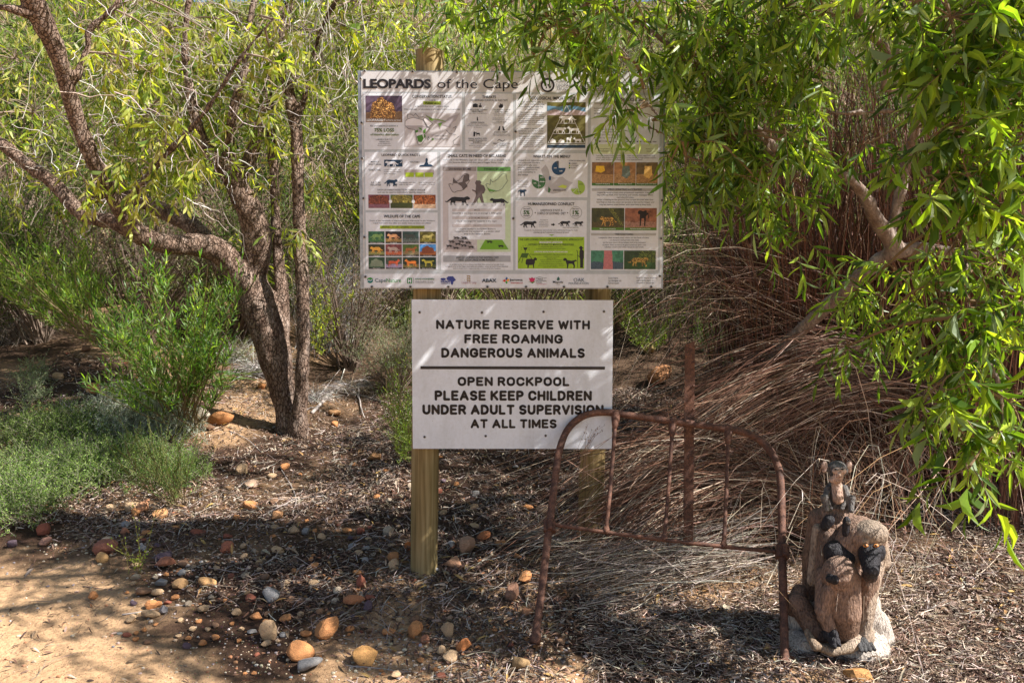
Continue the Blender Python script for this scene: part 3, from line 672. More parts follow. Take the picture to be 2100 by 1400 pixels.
SHP = [(0, .42), (.02, .74), (.12, .84), (.5, .86), (.68, .80), (.72, .92), (.86, .98), (1., .84), (.94, .7), (.84, .72), (.8, .5), (.74, .34), (.74, .02), (.66, .02), (.64, .3), (.28, .28), (.26, .02), (.16, .02), (.16, .32), (.06, .3)]
BAB = [(.0, .5), (.02, .8), (.1, .88), (.2, .8), (.18, .95), (.3, 1.), (.55, .94), (.8, 1.), (.95, .95), (1., .8), (.9, .72), (.84, .78), (.8, .6), (.82, .3), (.8, 0), (.7, 0), (.7, .3), (.64, .5), (.45, .5), (.4, .3), (.44, 0), (.32, 0), (.28, .3), (.26, .6), (.1, .74), (.06, .5)]
MAN = [(.35, 1.), (.6, 1.), (.7, .93), (.62, .86), (.85, .8), (.95, .65), (.85, .5), (.72, .48), (.78, .35), (.85, .15), (1., .02), (.8, .0), (.65, .2), (.55, .35), (.38, .2), (.2, .06), (.12, 0), (.0, .02), (.2, .2), (.35, .45), (.3, .62), (.08, .66), (.1, .6), (.3, .55), (.35, .82), (.28, .9)]
MN2 = [(.2, .93), (.05, .9), (.3, .95), (.35, 1.), (.65, 1.), (.7, .95), (.95, .92), (.75, .9), (.7, .84), (.92, .78), (.95, .45), (.85, .4), (.82, .04), (.95, 0), (.4, 0), (.4, .4), (.3, .5), (.0, .62), (.0, .58), (.28, .48), (.3, .78), (.4, .84)]
SAF = [(.2, .0), (.12, .12), (.0, .42), (.08, .46), (.2, .4), (.22, .7), (.3, .55), (.42, .6), (.55, .72), (.62, .82), (.78, 1.), (.92, .98), (.96, .7), (1., .62), (.9, .45), (.75, .2), (.6, .08), (.4, .06), (.28, -.02)]
AFR = [(655, 0)]
g = Geo(); NV = lin(30, 55, 80); DK = lin(35, 32, 34); BK = INK
def opx(x, y): return (x, y)
B.rect(g, 785, 326, 822, 340, o2, NV); B.sil(g, LEO, 787, 327, 814, 340, o3, PW); B.ell(g, 818.5, 330, 2.2, 2.5, o3, PW); B.ell(g, 817.6, 329.4, 1.9, 2.2, o4, NV)
B.poly(g, [(856, 340), (858, 337), (866, 336), (869, 330), (869, 324), (872, 322), (874, 325), (873, 331), (875, 335), (880, 335), (886, 340)], o2, NV)
B.sil(g, LEO, 784, 364, 812, 380, o2, NV, True); B.sil(g, LEO, 802, 374, 811, 381, o2, NV, True)
B.sil(g, SAF, 916, 354, 959, 392, o3, lin(176, 168, 168)); B.line(g, [(916+43*p[0], 392-38*p[1]) for p in SAF], .8, o4, DK, True)
B.poly(g, [(925, 362), (935, 373), (944, 371), (947, 358), (954, 354), (958, 356), (958, 368), (950, 372), (955, 380), (946, 388), (942, 380), (934, 374), (926, 374)], o4, lin(95, 85, 82))
B.line(g, [(992+45*p[0], 392-38*p[1]) for p in SAF], .8, o4, lin(90, 95, 90), True); B.poly(g, [(994, 382), (999, 390), (1016, 391), (1010, 388), (1001, 386)], o4, lin(95, 150, 60))
B.sil(g, LEO, 908, 398, 960, 419.5, o3, DK, True); B.sil(g, MAN, 961, 368, 993, 421, o3, lin(95, 82, 80)); B.line(g, [(972, 388), (976, 419)], 1, o3, lin(95, 82, 80)); B.sil(g, LEO, 1000, 402, 1039, 420, o3, DK)
B.poly(g, [(925, 487), (954, 487), (970, 510), (909, 510)], o3, lin(150, 140, 140)); B.poly(g, [(991, 489), (1025, 489), (1039, 510), (979, 510)], o3, lin(110, 160, 35))
for x, y in ((925, 483), (941, 483), (915, 491), (935, 491), (949, 493), (910, 500), (928, 496), (940, 499), (955, 502), (924, 504)): B.sil(g, LEO, x, y, x+14, y+6, o4, BK)
B.sil(g, LEO, 993, 491, 1007, 497.5, o4, BK); B.sil(g, LEO, 1017, 500, 1030, 506.5, o4, BK)
B.sil(g, BAB, 1058, 386, 1076, 400, o2, NV)
B.sil(g, LEO, 1062, 449, 1097, 465, o2, DK, True); B.sil(g, LEO, 1141, 449, 1167, 462, o2, DK, True); B.sil(g, LEO, 1171, 450, 1194, 462, o2, DK, True)
B.poly(g, [(1127, 457), (1131, 457), (1131, 455), (1135, 458.5), (1131, 462), (1131, 460), (1127, 460)], o2, DK)
for cx, t1, t2, t3 in ((1076, 'LESS THAN', '5%', 'CEDERBERG'), (1178, 'LESS THAN', '1%', 'BOLAND')):
    B.line(g, [(cx+12.3*math.cos(a), 433.5+12.3*math.sin(a)) for a in np.linspace(0, 6.28, 25)], .7, o2, lin(110, 110, 100))
    B.text(g, t1, cx-7, cx+7, 425, 427, o2, DK, .03); B.text(g, t2, cx-6.5, cx+6.5, 429, 438, o2, lin(55, 85, 30), .04); B.text(g, t3, cx-7, cx+7, 439.5, 441.5, o2, DK, .03)
B.poly(g, [(1092, 434), (1095, 432.5), (1095, 435.5)], o2, DK); B.poly(g, [(1163, 434), (1160, 432.5), (1160, 435.5)], o2, DK)
B.sil(g, SHP, 1074, 526, 1098, 549, o3, BK); B.sil(g, DOG, 1152, 526, 1181, 549, o3, BK); B.sil(g, MN2, 1182, 503, 1196, 548, o3, BK); B.line(g, [(1182.5, 548), (1182, 513), (1179.5, 512)], 1, o3, BK)
B.poly(g, [(1067, 518), (1080, 518), (1077, 528), (1063, 526)], o3, lin(60, 90, 20)); B.line(g, [(1067, 518), (1059, 537)], 1, o3, BK); B.line(g, [(1079, 518), (1088, 531)], 1, o3, BK); B.line(g, [(1069, 526), (1066, 538)], 1, o3, BK)
B.poly(g, [(1069, 506), (1078, 506), (1076, 511), (1071, 511)], o3, BK); B.line(g, [(1073.5, 511), (1073, 518)], 1.2, o3, BK)
for a in range(7):
    t = math.radians(200-a*37); B.line(g, [(1073.5+7*math.cos(t), 508-5*math.sin(t)), (1073.5+9.5*math.cos(t), 508-7*math.sin(t))], .7, o3, BK)
# threat symbols
B.poly(g, [(966, 219), (966, 213), (971, 211), (976, 213), (976, 219)], o2, DK); B.poly(g, [(978, 219), (978, 215), (980, 215), (980, 211), (982, 211), (982, 215), (984, 215), (984, 219)], o2, DK)
B.poly(g, [(1020, 220), (1018, 216), (1021, 214), (1022, 210), (1024, 213), (1026, 211), (1028, 217), (1026, 220)], o2, DK); B.poly(g, [(974, 246), (974, 240), (975, 237), (976, 240), (977, 246)], o2, DK)
B.poly(g, [(967, 278), (967, 269), (970, 268), (971, 272), (970, 278)], o2, DK); B.sil(g, ANT, 971, 268, 981, 277, o2, DK)
B.poly(g, [(1016, 266), (1020, 257), (1022, 257), (1021, 266)], o2, DK); B.poly(g, [(1032, 266), (1028, 257), (1026, 257), (1027, 266)], o2, DK)
B.line(g, [(1016, 287), (1019, 284), (1023, 286), (1027, 288), (1031, 285)], 1.2, o2, DK)
# world map
mp = lambda pts: [(720+x*340/2070, 130+y*230/1400) for x, y in pts]
AFRICA = mp([(690, 690), (760, 670), (800, 680), (880, 700), (925, 790), (965, 800), (900, 880), (915, 930), (880, 970), (860, 1000), (820, 1005), (800, 930), (790, 870), (780, 820), (700, 810), (658, 770), (660, 720)])
B.poly(g, AFRICA, o3, lin(214, 210, 212)); B.line(g, AFRICA, .7, o4, DK, True)
B.poly(g, mp([(670, 770), (880, 770), (940, 790), (900, 860), (800, 850), (780, 815), (700, 808)]), o3+.0003, lin(165, 158, 160))
for q in ([(785, 830), (820, 820), (815, 850), (790, 860)], [(820, 795), (860, 800), (870, 830), (840, 815)], [(880, 830), (915, 800), (910, 860), (885, 870)], [(800, 900), (870, 880), (885, 930), (860, 975), (820, 970)], [(890, 870), (915, 900), (890, 930)]): B.poly(g, mp(q), o4, lin(75, 125, 40))
AR = mp([(885, 690), (905, 670), (1000, 745), (940, 790)]); B.poly(g, AR, o3, lin(214, 210, 212)); B.line(g, AR, .7, o4, DK, True)
B.poly(g, mp([(905, 625), (1000, 680), (1150, 715), (1200, 670), (1330, 620), (1290, 700), (1230, 740), (1215, 800), (1160, 770), (1120, 760), (1090, 810), (1060, 745), (1000, 720), (940, 690)]), o3, lin(160, 153, 155))
B.line(g, mp([(920, 650), (990, 690), (1050, 690), (1160, 720)]), 1.6, o4, lin(110, 140, 40)); B.poly(g, mp([(1065, 740), (1120, 730), (1090, 790)]), o4, lin(100, 140, 50)); B.poly(g, mp([(950, 660), (1010, 690), (1000, 715), (960, 700)]), o4, lin(110, 145, 60))
for q in ([(1160, 820), (1210, 870), (1290, 885)], [(1330, 895), (1250, 960), (1260, 1005), (1335, 1000)], [(690, 680), (690, 630), (740, 630), (760, 650), (790, 620), (830, 670), (890, 660)], [(1250, 800), (1290, 780), (1270, 850)], [(930, 950), (945, 905), (955, 930), (940, 955)]): B.line(g, mp(q), .7, o4, DK)
B.rect(g, 882, 275, 886, 278.5, o4, lin(160, 153, 155)); B.rect(g, 882, 282, 886, 286, o4, lin(75, 125, 40))
# menu pies and cape map
B.poly(g, [(1106, 345), (1115, 335), (1121, 345), (1124, 358), (1134, 362), (1150, 360), (1160, 368), (1172, 372), (1160, 385), (1145, 392), (1130, 395), (1116, 390), (1113, 380), (1117, 370), (1110, 360)], o2, lin(172, 170, 172))
BLU = lin(35, 70, 105); B.ell(g, 1142, 342, 14.3, 14.5, o3, BLU, 90, 360); B.ell(g, 1142, 342, 14.3, 14.5, o3, lin(120, 125, 130), 90, 115, 6)
G1 = lin(62, 105, 62); G2 = lin(150, 180, 70); B.ell(g, 1101, 370, 14.3, 14.5, o3, G1, -200, 90); B.line(g, [(1101, 370), (1101, 384)], .6, o4, PW); B.line(g, [(1101, 370), (1115, 370)], .6, o4, PW)
B.ell(g, 1182, 382, 14.8, 14.8, o3, G2, -170, 90); B.line(g, [(1182, 382), (1185, 396)], .6, o4, PW); B.line(g, [(1182, 382), (1168, 386)], .6, o4, PW); B.line(g, [(1182, 382), (1172, 392)], .6, o4, PW)
B.ell(g, 1124, 363, 2.5, 4.5, o3, BLU); B.poly(g, [(1120, 392), (1121, 380), (1126, 386), (1123, 393)], o3, G1); B.poly(g, [(1140, 381), (1150, 376), (1160, 379), (1156, 384)], o3, lin(185, 200, 80))
for y, c in ((331, BLU), (335.5, lin(150, 165, 60)), (340, G1)): B.rect(g, 1163, y, 1166, y+3, o3, c)
B.line(g, [(1260, 303), (1290, 304), (1300, 300)], 5, o3, lin(120, 160, 30)); B.line(g, [(1252, 300), (1250, 302), (1250, 307), (1252, 309)], .6, o3, DK)
mk('silhouettes', g, M_print, big, kind='stuff')
# lettering
g = Geo()
def T(t, x0, x1, y0, y1, c=INK, b=.02, off=o4): B.text(g, t, x0, x1, y0, y1, off, c, b)
T('LEOPARDS', 744.5, 881, 162, 181.5, INK, .045, .003); T('of the Cape', 894, 1058, 162, 186.5, INK, .0, .003)
D_ = lin(40, 36, 38)
for a in (('CONSERVATION STATUS', 843, 923, 194.5, 200.5), ('THREATS', 985, 1013, 195.5, 201), ('ECOLOGICAL IMPORTANCE', 1082, 1175, 197, 203.5), ('LEOPARD TRACKS & SIGNS', 1236, 1325, 199, 206), ('LEOPARD QUICK FACTS', 780, 858, 314, 319.5), ('SMALL CATS IN NEED OF BIG AREAS', 914, 1033, 314.5, 320.5),
          ("WHAT'S ON THE MENU?", 1089, 1166, 315.5, 321.5), ('HUMAN/LEOPARD CONFLICT', 1079, 1175, 413, 419), ('WILDLIFE OF THE CAPE', 783, 857, 439, 445)): T(*a, INK, .02)
B.ell(g, 1119, 173.5, 14.2, 14.6, .0028, INK); B.ell(g, 1118.5, 174, 10.5, 10.5, .0034, lin(170, 165, 165)); 
for k in range(14): B.ell(g, 1111+rs.uniform(0, 15), 167+rs.uniform(0, 14), 1.4, 1.3, .004, INK, n=8)
T('CAPE', 1137, 1158, 163, 168, D_, 0, .003); T('LEOPARD', 1137, 1173, 171, 177, D_, 0, .003); T('TRUST', 1137, 1161, 178.5, 184, D_, 0, .003)
for y in (168, 172.2, 176.4, 180.5, 184): T('The Cape Leopard Trust is a research and conservation organisation working to', 1186, 1350 if y < 184 else 1240, y-1.3, y+1.6, D_, .03, .003)
M_ = 'AGRICULTURAL & URBAN'
L = [('Listed as', 877, 890, 203, 206), ('by the IUCN Red List of Threatened Species', 848, 918, 216, 219.5), ('Wide global range - Locally common in some parts of Africa and tropical Asia', 826, 940, 222, 225.5), ('RECENT RESEARCH SHOWS A', 758, 814, 256, 259),
 ('LARGELY DUE TO:', 769, 802, 283.5, 286.5), ('habitat loss', 776, 796, 288, 290.5), ('prey depletion', 774, 798, 292, 294.5), ('direct persecution', 772, 800, 296, 298.5), ('HISTORIC DISTRIBUTION', 888, 914, 276, 278.3), ('PRESENT DISTRIBUTION', 888, 914, 282.5, 285),
 ('TO LEOPARD SURVIVAL IN THE CAPE', 961, 1037, 203, 206.8), ('AGRICULTURAL & URBAN', 956, 995, 222.5, 225.5), ('DEVELOPMENT', 964, 987, 226.3, 229), ('leads to habitat loss & fragmentation', 957, 995, 230.5, 232.5), ('RODENT POISON', 962, 989, 248.5, 251.5), ('used to exterminate rodents pests', 956, 994, 252.5, 254.5), ('negatively impact health and reproduction', 954, 997, 255.7, 257.7), ('fitness of predators', 965, 985, 259, 261),
 ('ILLEGAL HUNTING WITH', 957, 994, 281, 284), ('SNARES OR DOGS FOR', 957, 994, 285, 287.8), ('BUSHMEAT', 966, 984, 288.6, 291.3), ('reduces the natural prey base', 961, 990, 292.5, 294.5), ('leopards can get snared', 958, 995, 296, 298), ('in the snares', 967, 984, 299, 300.8),
 ('TOO FREQUENT LARGE-', 1006, 1043, 222.5, 225.3), ('SCALE VELD FIRES', 1011, 1038, 226.3, 229.3), ('impacts the entire ecosystem', 1007, 1042, 230.5, 232.3), ('leading to loss of prey', 1010, 1039, 234, 235.8), ('results in habitat regeneration', 1006, 1043, 240, 242), ('for hunting and lack of prey', 1006, 1043, 243.3, 245.2), ('reduced cover', 1014, 1034, 246.6, 248.6), ('causes habitat degradation', 1006, 1044, 250, 252),
 ('ROADS & TRAFFIC', 1010, 1038, 268, 271), ('leads to vehicle-related mortalities', 1007, 1042, 272.5, 274.5), ('when animals disperse home ranges', 1006, 1043, 275.7, 277.6), ('DIRECT PERSECUTION', 1007, 1042, 291, 294), ('BY FARMERS', 1014, 1035, 295, 297.8), ('in retaliation to livestock depredation', 1006, 1044, 299, 301),
 ('MAINLY', 758, 775, 329, 332), ('NOCTURNAL', 754, 780, 334, 337.5), ('SOLITARY', 838, 857, 329, 332.5), ('TERRITORIAL', 753, 778, 345, 349), ("a male's territory will", 784, 817, 345.5, 348), ('overlap the territories', 784, 819, 349.5, 352), ('of 2-3 females', 784, 807, 353.5, 356), ('2-3 CUBS', 758, 777, 371, 374.5), ('PER LITTER', 757, 778, 376, 379.5),
 ('The female rears the', 815, 848, 371.3, 374), ('cubs on her own', 815, 842, 375.5, 378), ('Inter-birthing period', 855, 887, 371.3, 374), ('18 months - 2 years', 855, 887, 375.5, 378), ("EACH LEOPARD'S ROSETTE PATTERN IS UNIQUE", 771, 868, 386, 390), ('and can be used to individually identify leopards', 771, 868, 391, 395),
 ('Some of the multitude of mammal species that occur in the Western', 754, 887, 449.5, 453), ('Cape mountains but that are rarely seen, as most are either:', 761, 880, 454.5, 458), ('elusive   small   cryptic   nocturnal', 778, 863, 462, 466.5),
 ('Leopards in the Western Cape are small compared to those living in', 906, 1041, 324.5, 328.5), ('the Savanna Biome and they patrol bigger home ranges.', 916, 1030, 329.5, 333.5), ('SAVANNA BIOME', 916, 962, 342.5, 347), ('FYNBOS BIOME', 989, 1029, 342.5, 347), ('MASS', 968, 980, 427, 430.5), ('Leopards in the Cape are on average ± 50% lighter', 923, 1025, 433.5, 437.5), ('SIZE OF HOME RANGE', 951, 997, 443, 447), ('Up to 10x larger for leopards in the Cape', 933, 1014, 449.5, 454), ('DENSITY', 966, 983, 459, 463),
 ('Leopard density in the Fynbos Biome is', 936, 1012, 466, 470), ('comparatively low compared to a similar sized', 928, 1020, 471, 475), ('area in the Savanna Biome', 947, 1001, 476, 479.5), ('WHY DO LEOPARDS IN THE WESTERN CAPE', 930, 1018, 525, 529), ('NEED SUCH LARGE HOME RANGES?', 936, 1011, 530, 534), ('In simple terms, it is to ensure that they have access to enough food.', 918, 1029, 540, 543), ('Leopard prey in the Cape mountains are smaller, occur at much lower densities', 909, 1038, 544, 547.5), ('and in much more rugged terrain compared to the Savanna.', 924, 1023, 548.5, 551.5),
 ('Large carnivores play a', 1062, 1109, 206, 210), ('vital role in maintaining the', 1059, 1112, 211, 215), ('functioning and diversity', 1061, 1110, 216, 220), ('of ecosystems', 1072, 1100, 221.5, 225), ('The presence or absence of a', 1062, 1110, 228, 231), ('top predator like the leopard', 1062, 1110, 232, 235), ('affects herbivore numbers through', 1058, 1113, 236, 239), ('predation, and the numbers of', 1060, 1111, 240, 243), ('smaller medium-sized carnivores', 1059, 1112, 244.3, 247), ('(like caracal and jackal), through', 1059, 1112, 248.3, 251), ('competition and conflict.', 1065, 1106, 252.5, 255),
 ('The leopard serves as an', 1061, 1110, 260.5, 264), ('umbrella species for wider', 1060, 1111, 265.5, 269), ('biodiversity conservation', 1061, 1110, 270, 274), ('Conservation efforts focused on', 1060, 1112, 276.5, 279.5), ('the long-term survival of leopard', 1060, 1112, 280.7, 283.5), ('populations (which includes', 1062, 1109, 285, 287.7), ('their habitat and prey species)', 1061, 1110, 289, 291.6), ('also benefit other species and', 1061, 1110, 293, 295.6), ('ecosystem processes.', 1068, 1103, 297, 299.8),
 ('Leopards are opportunistic', 1058, 1111, 325, 328.7), ('and adaptable hunters.', 1058, 1104, 330, 333.5), ('They generally take', 1058, 1097, 335, 338.5), ('small to medium-sized', 1058, 1102, 339.5, 343), ('prey in proportion to', 1058, 1098, 344.5, 348), ('their availability in', 1058, 1094, 349.3, 352.8), ('the habitat', 1058, 1079, 354.3, 357.8), ('Baboons do not', 1058, 1080, 368, 370.6), ('form a major part', 1058, 1080, 372, 374.5), ('of overall leopard', 1058, 1080, 376, 378.5), ('diet in the Cape', 1058, 1078, 380, 382.5), ('LEOPARD DIET RESEARCH AREAS', 1163, 1197, 326, 328.5), ('CEDERBERG', 1168, 1180, 331.5, 334), ('LITTLE KAROO', 1168, 1183, 336, 338.5), ('BOLAND', 1168, 1177, 340.5, 343), ('WESTERN CAPE', 1130, 1158, 386, 389.5),
 ('LIVESTOCK IS NOT A', 1105, 1150, 427, 431.5), ('STAPLE OF LEOPARD  DIET', 1098, 1157, 433, 438), ('The presence of', 1104, 1120, 448, 450.5), ('leopard in an area', 1102, 1121, 451.5, 453.5), ('lowers the numbers', 1102, 1121, 454.7, 456.7), ('of caracal and', 1102, 1121, 458, 460), ('and jackal', 1102, 1120, 461.3, 463.3), ('MAJOR LIVESTOCK PREDATORS', 1151, 1184, 463.6, 466), ('Leopards do, however, sporadically cause substantial losses for both', 1072, 1182, 469, 472), ('commercial and subsistence livestock farmers.', 1090, 1164, 473, 476),
 ('THE CAPE LEOPARD TRUST SUPPORTS A HOLISTIC APPROACH OF', 1061, 1193, 487.5, 491.5), ('INSTEAD OF TRYING TO MANAGE PREDATORS', 1080, 1174, 498, 502), ('i.e. taking livestock off the predators menu', 1101, 1152, 503.8, 506.2), ('by using preventative measures as the first option', 1096, 1157, 507.5, 510), ('livestock guarding animals (Anatolian dogs, alpacas, donkeys, ostriches)', 1084, 1172, 519, 522), ('predator-proof enclosures', 1112, 1144, 523.4, 525.8), ('human herders', 1118, 1138, 527, 529.5), ('livestock collars that protect livestock,', 1104, 1151, 531, 533.5), ('deter predators or alert the farmer', 1106, 1149, 534.7, 537), ('deterrents like the electronic shepherd', 1102, 1152, 538.4, 540.8), ('device, which uses flashing lights, noise and', 1100, 1154, 542.2, 544.6), ('scent to deter predators.', 1111, 1142, 545.8, 548),
 ('Retracted claws,', 1214, 1244, 219, 222), ('no nail prints', 1214, 1240, 224, 227), ('visible', 1214, 1227, 229, 232), ('Front feet are round', 1214, 1250, 236, 239), ('Territorial scent marking in', 1214, 1260, 262, 265), ('prominent places', 1214, 1260, 267, 270), ('in the middle of paths', 1214, 1270, 273, 276), ('scent is spread', 1214, 1260, 279, 282), ('Droppings', 1225, 1345, 286, 290), ('average 25mm', 1226, 1247, 301.5, 304), ('in diameter', 1228, 1246, 306, 308.5), ('tapered on', 1322, 1336, 301.5, 304), ('one end', 1324, 1334, 306, 308.5),
 ('Typically contains large quantities', 1219, 1273, 315.5, 318.5), ('of hair, fairly large bone fragments,', 1219, 1275, 319.6, 322.6), ('teeth, quills, hooves and footpads.', 1219, 1274, 323.6, 326.6), ('Older droppings turn white from lying', 1283, 1341, 315.5, 318.5), ('in the sun due to high calcium content', 1283, 1344, 319.6, 322.6), ('from digested bones.', 1283, 1316, 323.6, 326.6),
 ('SPRAY-URINATING and SCRAPING', 1244, 1315, 384, 388), ('Leopards spray-urinate onto prominent vegetation, trees and', 1222, 1340, 390.5, 394.5), ('big rocks to mark their territory and convey messages about', 1222, 1339, 395.5, 399.5), ('reproductive state.', 1263, 1299, 400.5, 404.3), ('When urinating on the ground, they scrape the area with their', 1221, 1340, 405.3, 409), ('hind feet so that the scent can persist in the soil for longer and', 1221, 1341, 410.5, 414.3), ('may be carried even further with their feet as they walk.', 1227, 1335, 415.5, 419.3),
 ('TREE SCRATCHING', 1260, 1298, 476.5, 480.3), ('Leopards often scratch their claws on the bark of trees', 1226, 1331, 484, 487.5), ('to sharpen and groom the nails', 1249, 1310, 489, 492.5), ('to rid the claws of parasites and prey remains', 1235, 1324, 494, 497.5), ('to mark their territory (A gland between their toes', 1234, 1325, 499, 502.5), ('releases a scent that other leopards can smell)', 1238, 1320, 503.5, 507)]
for t, x0, x1, y0, y1 in L: T(t, x0, x1, y0, y1, D_, .004)
T('Vulnerable', 868, 898, 208.5, 213, lin(55, 60, 15), .03); T('75% LOSS', 766, 806, 262, 269.5, lin(80, 95, 20), .03); T('of historical distribution', 758, 815, 272.5, 277, lin(95, 110, 40), .02)
WH = (.72, .72, .72); T('MANAGING LIVESTOCK', 1103, 1151, 493, 497, WH, .03); T('LIVESTOCK PROTECTION METHODS INCLUDE', 1092, 1161, 513.5, 516.3, WH, .03)
T('28%', 1132, 1138, 341, 343.5, WH, .02); T('22%', 1143, 1150, 347, 349.5, WH, .02); T('50%', 1104, 1112, 369, 371.5, WH, .02); T('26%', 1104, 1111, 360, 362.5, WH, .02); T('20%', 1090, 1096, 372, 374.5, WH, .02); T('14%', 1099, 1105, 377, 379.5, WH, .02)
T('34.1%', 1185, 1192, 374, 376.5, D_, .02); T('14.5%', 1181, 1189, 390, 392.5, D_, .02)
# logos on the bottom strip
TE = lin(30, 110, 110); GN = lin(60, 140, 50)
B.ell(g, 753.5, 574.5, 6, 6, o2, TE); B.ell(g, 753.5, 572.5, 5.8, 3.6, o3, GN, 0, 180); B.line(g, [(748, 576), (751, 573), (754, 575.5), (758, 573)], 1.3, o4, WHT)
T('Cape', 763.5, 786, 570.5, 581, lin(35, 80, 90), .0); T('Nature', 787, 817, 570.5, 579, GN, .0)
B.rect(g, 829.5, 569.5, 839.5, 581, o2, lin(25, 130, 60)); T('H', 831.3, 837.7, 571.5, 579.5, WHT, .06); B.line(g, [(842.5, 569), (842.5, 581)], .5, o2, D_)
T('HANS HOHEISEN', 846, 885, 570, 573.5, lin(40, 110, 60), .02); T('charitable trust', 846, 883, 575.5, 578.5, D_, 0); B.line(g, [(846, 580.5), (885, 580.5)], .5, o2, D_)
NB = lin(50, 60, 130); B.ell(g, 903.5, 572, 5.5, 2.6, o2, NB); T('WILDLIFE', 898, 918, 575, 579, NB, .05); T('FOUNDATION', 899, 918, 580, 582.3, NB, .03); B.poly(g, [(910, 570), (914, 566), (924, 566), (930, 574), (925, 577), (923, 584), (920, 583), (918, 575), (912, 574)], o2, NB)
for k in range(3): B.sil(g, LEO, 952, 563.5+4.6*k, 961, 568+4.6*k, o2, lin(150, 120, 70))
T("Leopard's Leap", 942, 972, 576, 583, lin(150, 50, 60), -.01)
T('ABAX', 983.5, 1014, 571, 578.5, lin(30, 45, 60), .03)
for p, c in (([(1026, 575), (1031, 572), (1033, 575), (1031, 578)], (200, 60, 40)), ([(1035, 567), (1037, 570), (1034, 575), (1032, 571)], (40, 80, 140)), ([(1041, 573), (1038, 577), (1034, 575), (1037, 571)], (230, 160, 40)), ([(1034, 582), (1032, 578), (1034, 575), (1037, 579)], (60, 150, 60))): B.poly(g, p, o2, lin(*c))
T('Jamma', 1040.5, 1068, 571, 577, D_, .02); T('International', 1043.5, 1068, 578, 581, lin(180, 60, 50), .02)
B.poly(g, [(1081, 569), (1085, 570), (1087.5, 567.5), (1090, 570), (1094, 569), (1092, 576), (1087.5, 579), (1083, 576)], o2, lin(190, 40, 90)); B.poly(g, [(1080, 577), (1087, 578), (1095, 576), (1089, 581)], o2, lin(60, 130, 60))
T('TABLE', 1096, 1110, 570, 573, D_, 0); T('MOUNTAIN', 1096, 1117, 574, 577, D_, 0); T('FUND', 1096, 1108, 578, 580.5, D_, 0); B.line(g, [(1096, 569.5), (1103, 567), (1112, 569.5), (1118, 569)], .5, o2, D_); T('Growing together', 1097, 1118, 581, 583.5, lin(190, 40, 90), 0)
B.poly(g, [(1139, 573.5), (1140, 569), (1142.5, 566.5), (1145, 570), (1145, 573.5), (1142, 575)], o2, lin(40, 90, 80)); T('Mapula', 1131, 1152.5, 575.5, 581.3, D_, .01); T('Trust', 1138, 1146, 582, 584, D_, 0)
T('OAK', 1174, 1197, 569.5, 577.5, lin(75, 90, 105), .0); T('FOUNDATION', 1164, 1206, 578.5, 583, lin(75, 90, 105), .0)
for t, x0, x1, y in (('Scan here', 1247, 1267, 567.5), ('to donate via', 1247, 1274, 572.8), ('GivenGain', 1247, 1269, 578), ('Scan to share leopard', 1306, 1348, 567.5), ('sightings & signs, or', 1306, 1342, 572.8), ('threats to leopards', 1306, 1342, 578)): T(t, x0, x1, y, y+3.8, D_, 0)
mk('lettering', g, M_print, big)
# pictures
def inpoly(px, py, poly):
    r = np.zeros(px.shape, bool); n = len(poly); j = n-1
    for i in range(n):
        xi, yi = poly[i]; xj, yj = poly[j]
        with np.errstate(divide='ignore', invalid='ignore'):
            r ^= ((yi > py) != (yj > py)) & (px < (xj-xi)*(py-yi)/(yj-yi+1e-12)+xi)
        j = i
    return r
def pic(x0, y0, x1, y1, bgc, grd, shapes, seed, spots=None, cap=None, hz=.4, contrast=1.0):
    nx, ny = int((x1-x0)*1.1), int((y1-y0)*1.1)
    u, v = np.meshgrid((np.arange(nx)+.5)/nx, 1-(np.arange(ny)+.5)/ny); p = np.stack([u*6*(x1-x0)/(y1-y0), v*6, 0*u], -1)
    n1 = fbm(p, 1, 4, seed)[..., None]; n2 = fbm(p, 4, 2, seed+5)[..., None]
    c = np.array(lin(*bgc))*(.35+1.3*n1*contrast+.5*(n2-.4)); gm = (v < hz+.15*(n1[..., 0]-.5))[..., None]
    c = np.where(gm, np.array(lin(*grd))*(.5+1.1*n2), c)
    for shp, (a, b, d, e), col, fl in shapes:
        s = [((1-q[0] if fl else q[0])*(d-a)+a, q[1]*(e-b)+b) for q in shp]; m = inpoly(u, v, s)
        cc = np.array(lin(*col))*(.65+.7*n2)
        if spots: cc = np.where(fbm(p, spots, 2, seed+9)[..., None] > .44, cc, cc*.18)
        c = np.where(m[..., None], cc, c)
    if cap: c = np.where((v < cap[0])[..., None], np.array(lin(*cap[1])), c)
    X, Y = np.meshgrid(np.linspace(x0, x1, nx+1), np.linspace(y0, y1, ny+1))
    # per-face colours: duplicate quads
    q = np.stack([np.stack([X[:-1, :-1], Y[:-1, :-1]], -1), np.stack([X[1:, :-1], Y[1:, :-1]], -1), np.stack([X[1:, 1:], Y[1:, 1:]], -1), np.stack([X[:-1, 1:], Y[:-1, 1:]], -1)], 2).reshape(-1, 2)
    gg = Geo(); gg.add(B.pt(q[:, 0], q[:, 1], o2), [np.arange(len(q)).reshape(-1, 4)], np.repeat(np.clip(c*1.35, 0, .8).reshape(-1, 3), 4, 0))
    return mk('photo_print', gg, M_print, big)
SIT = [(0, 0), (.05, .5), (.1, .75), (.25, .8), (.3, .95), (.5, 1), (.6, .85), (.9, .7), (1, .3), (.95, 0)]
pic(749, 196, 822.5, 249.5, (75, 60, 75), (110, 85, 60), [(SIT, (.12, .15, .82, .95), (225, 160, 90), False)], 3, 6.0, (.0, (0, 0, 0)))
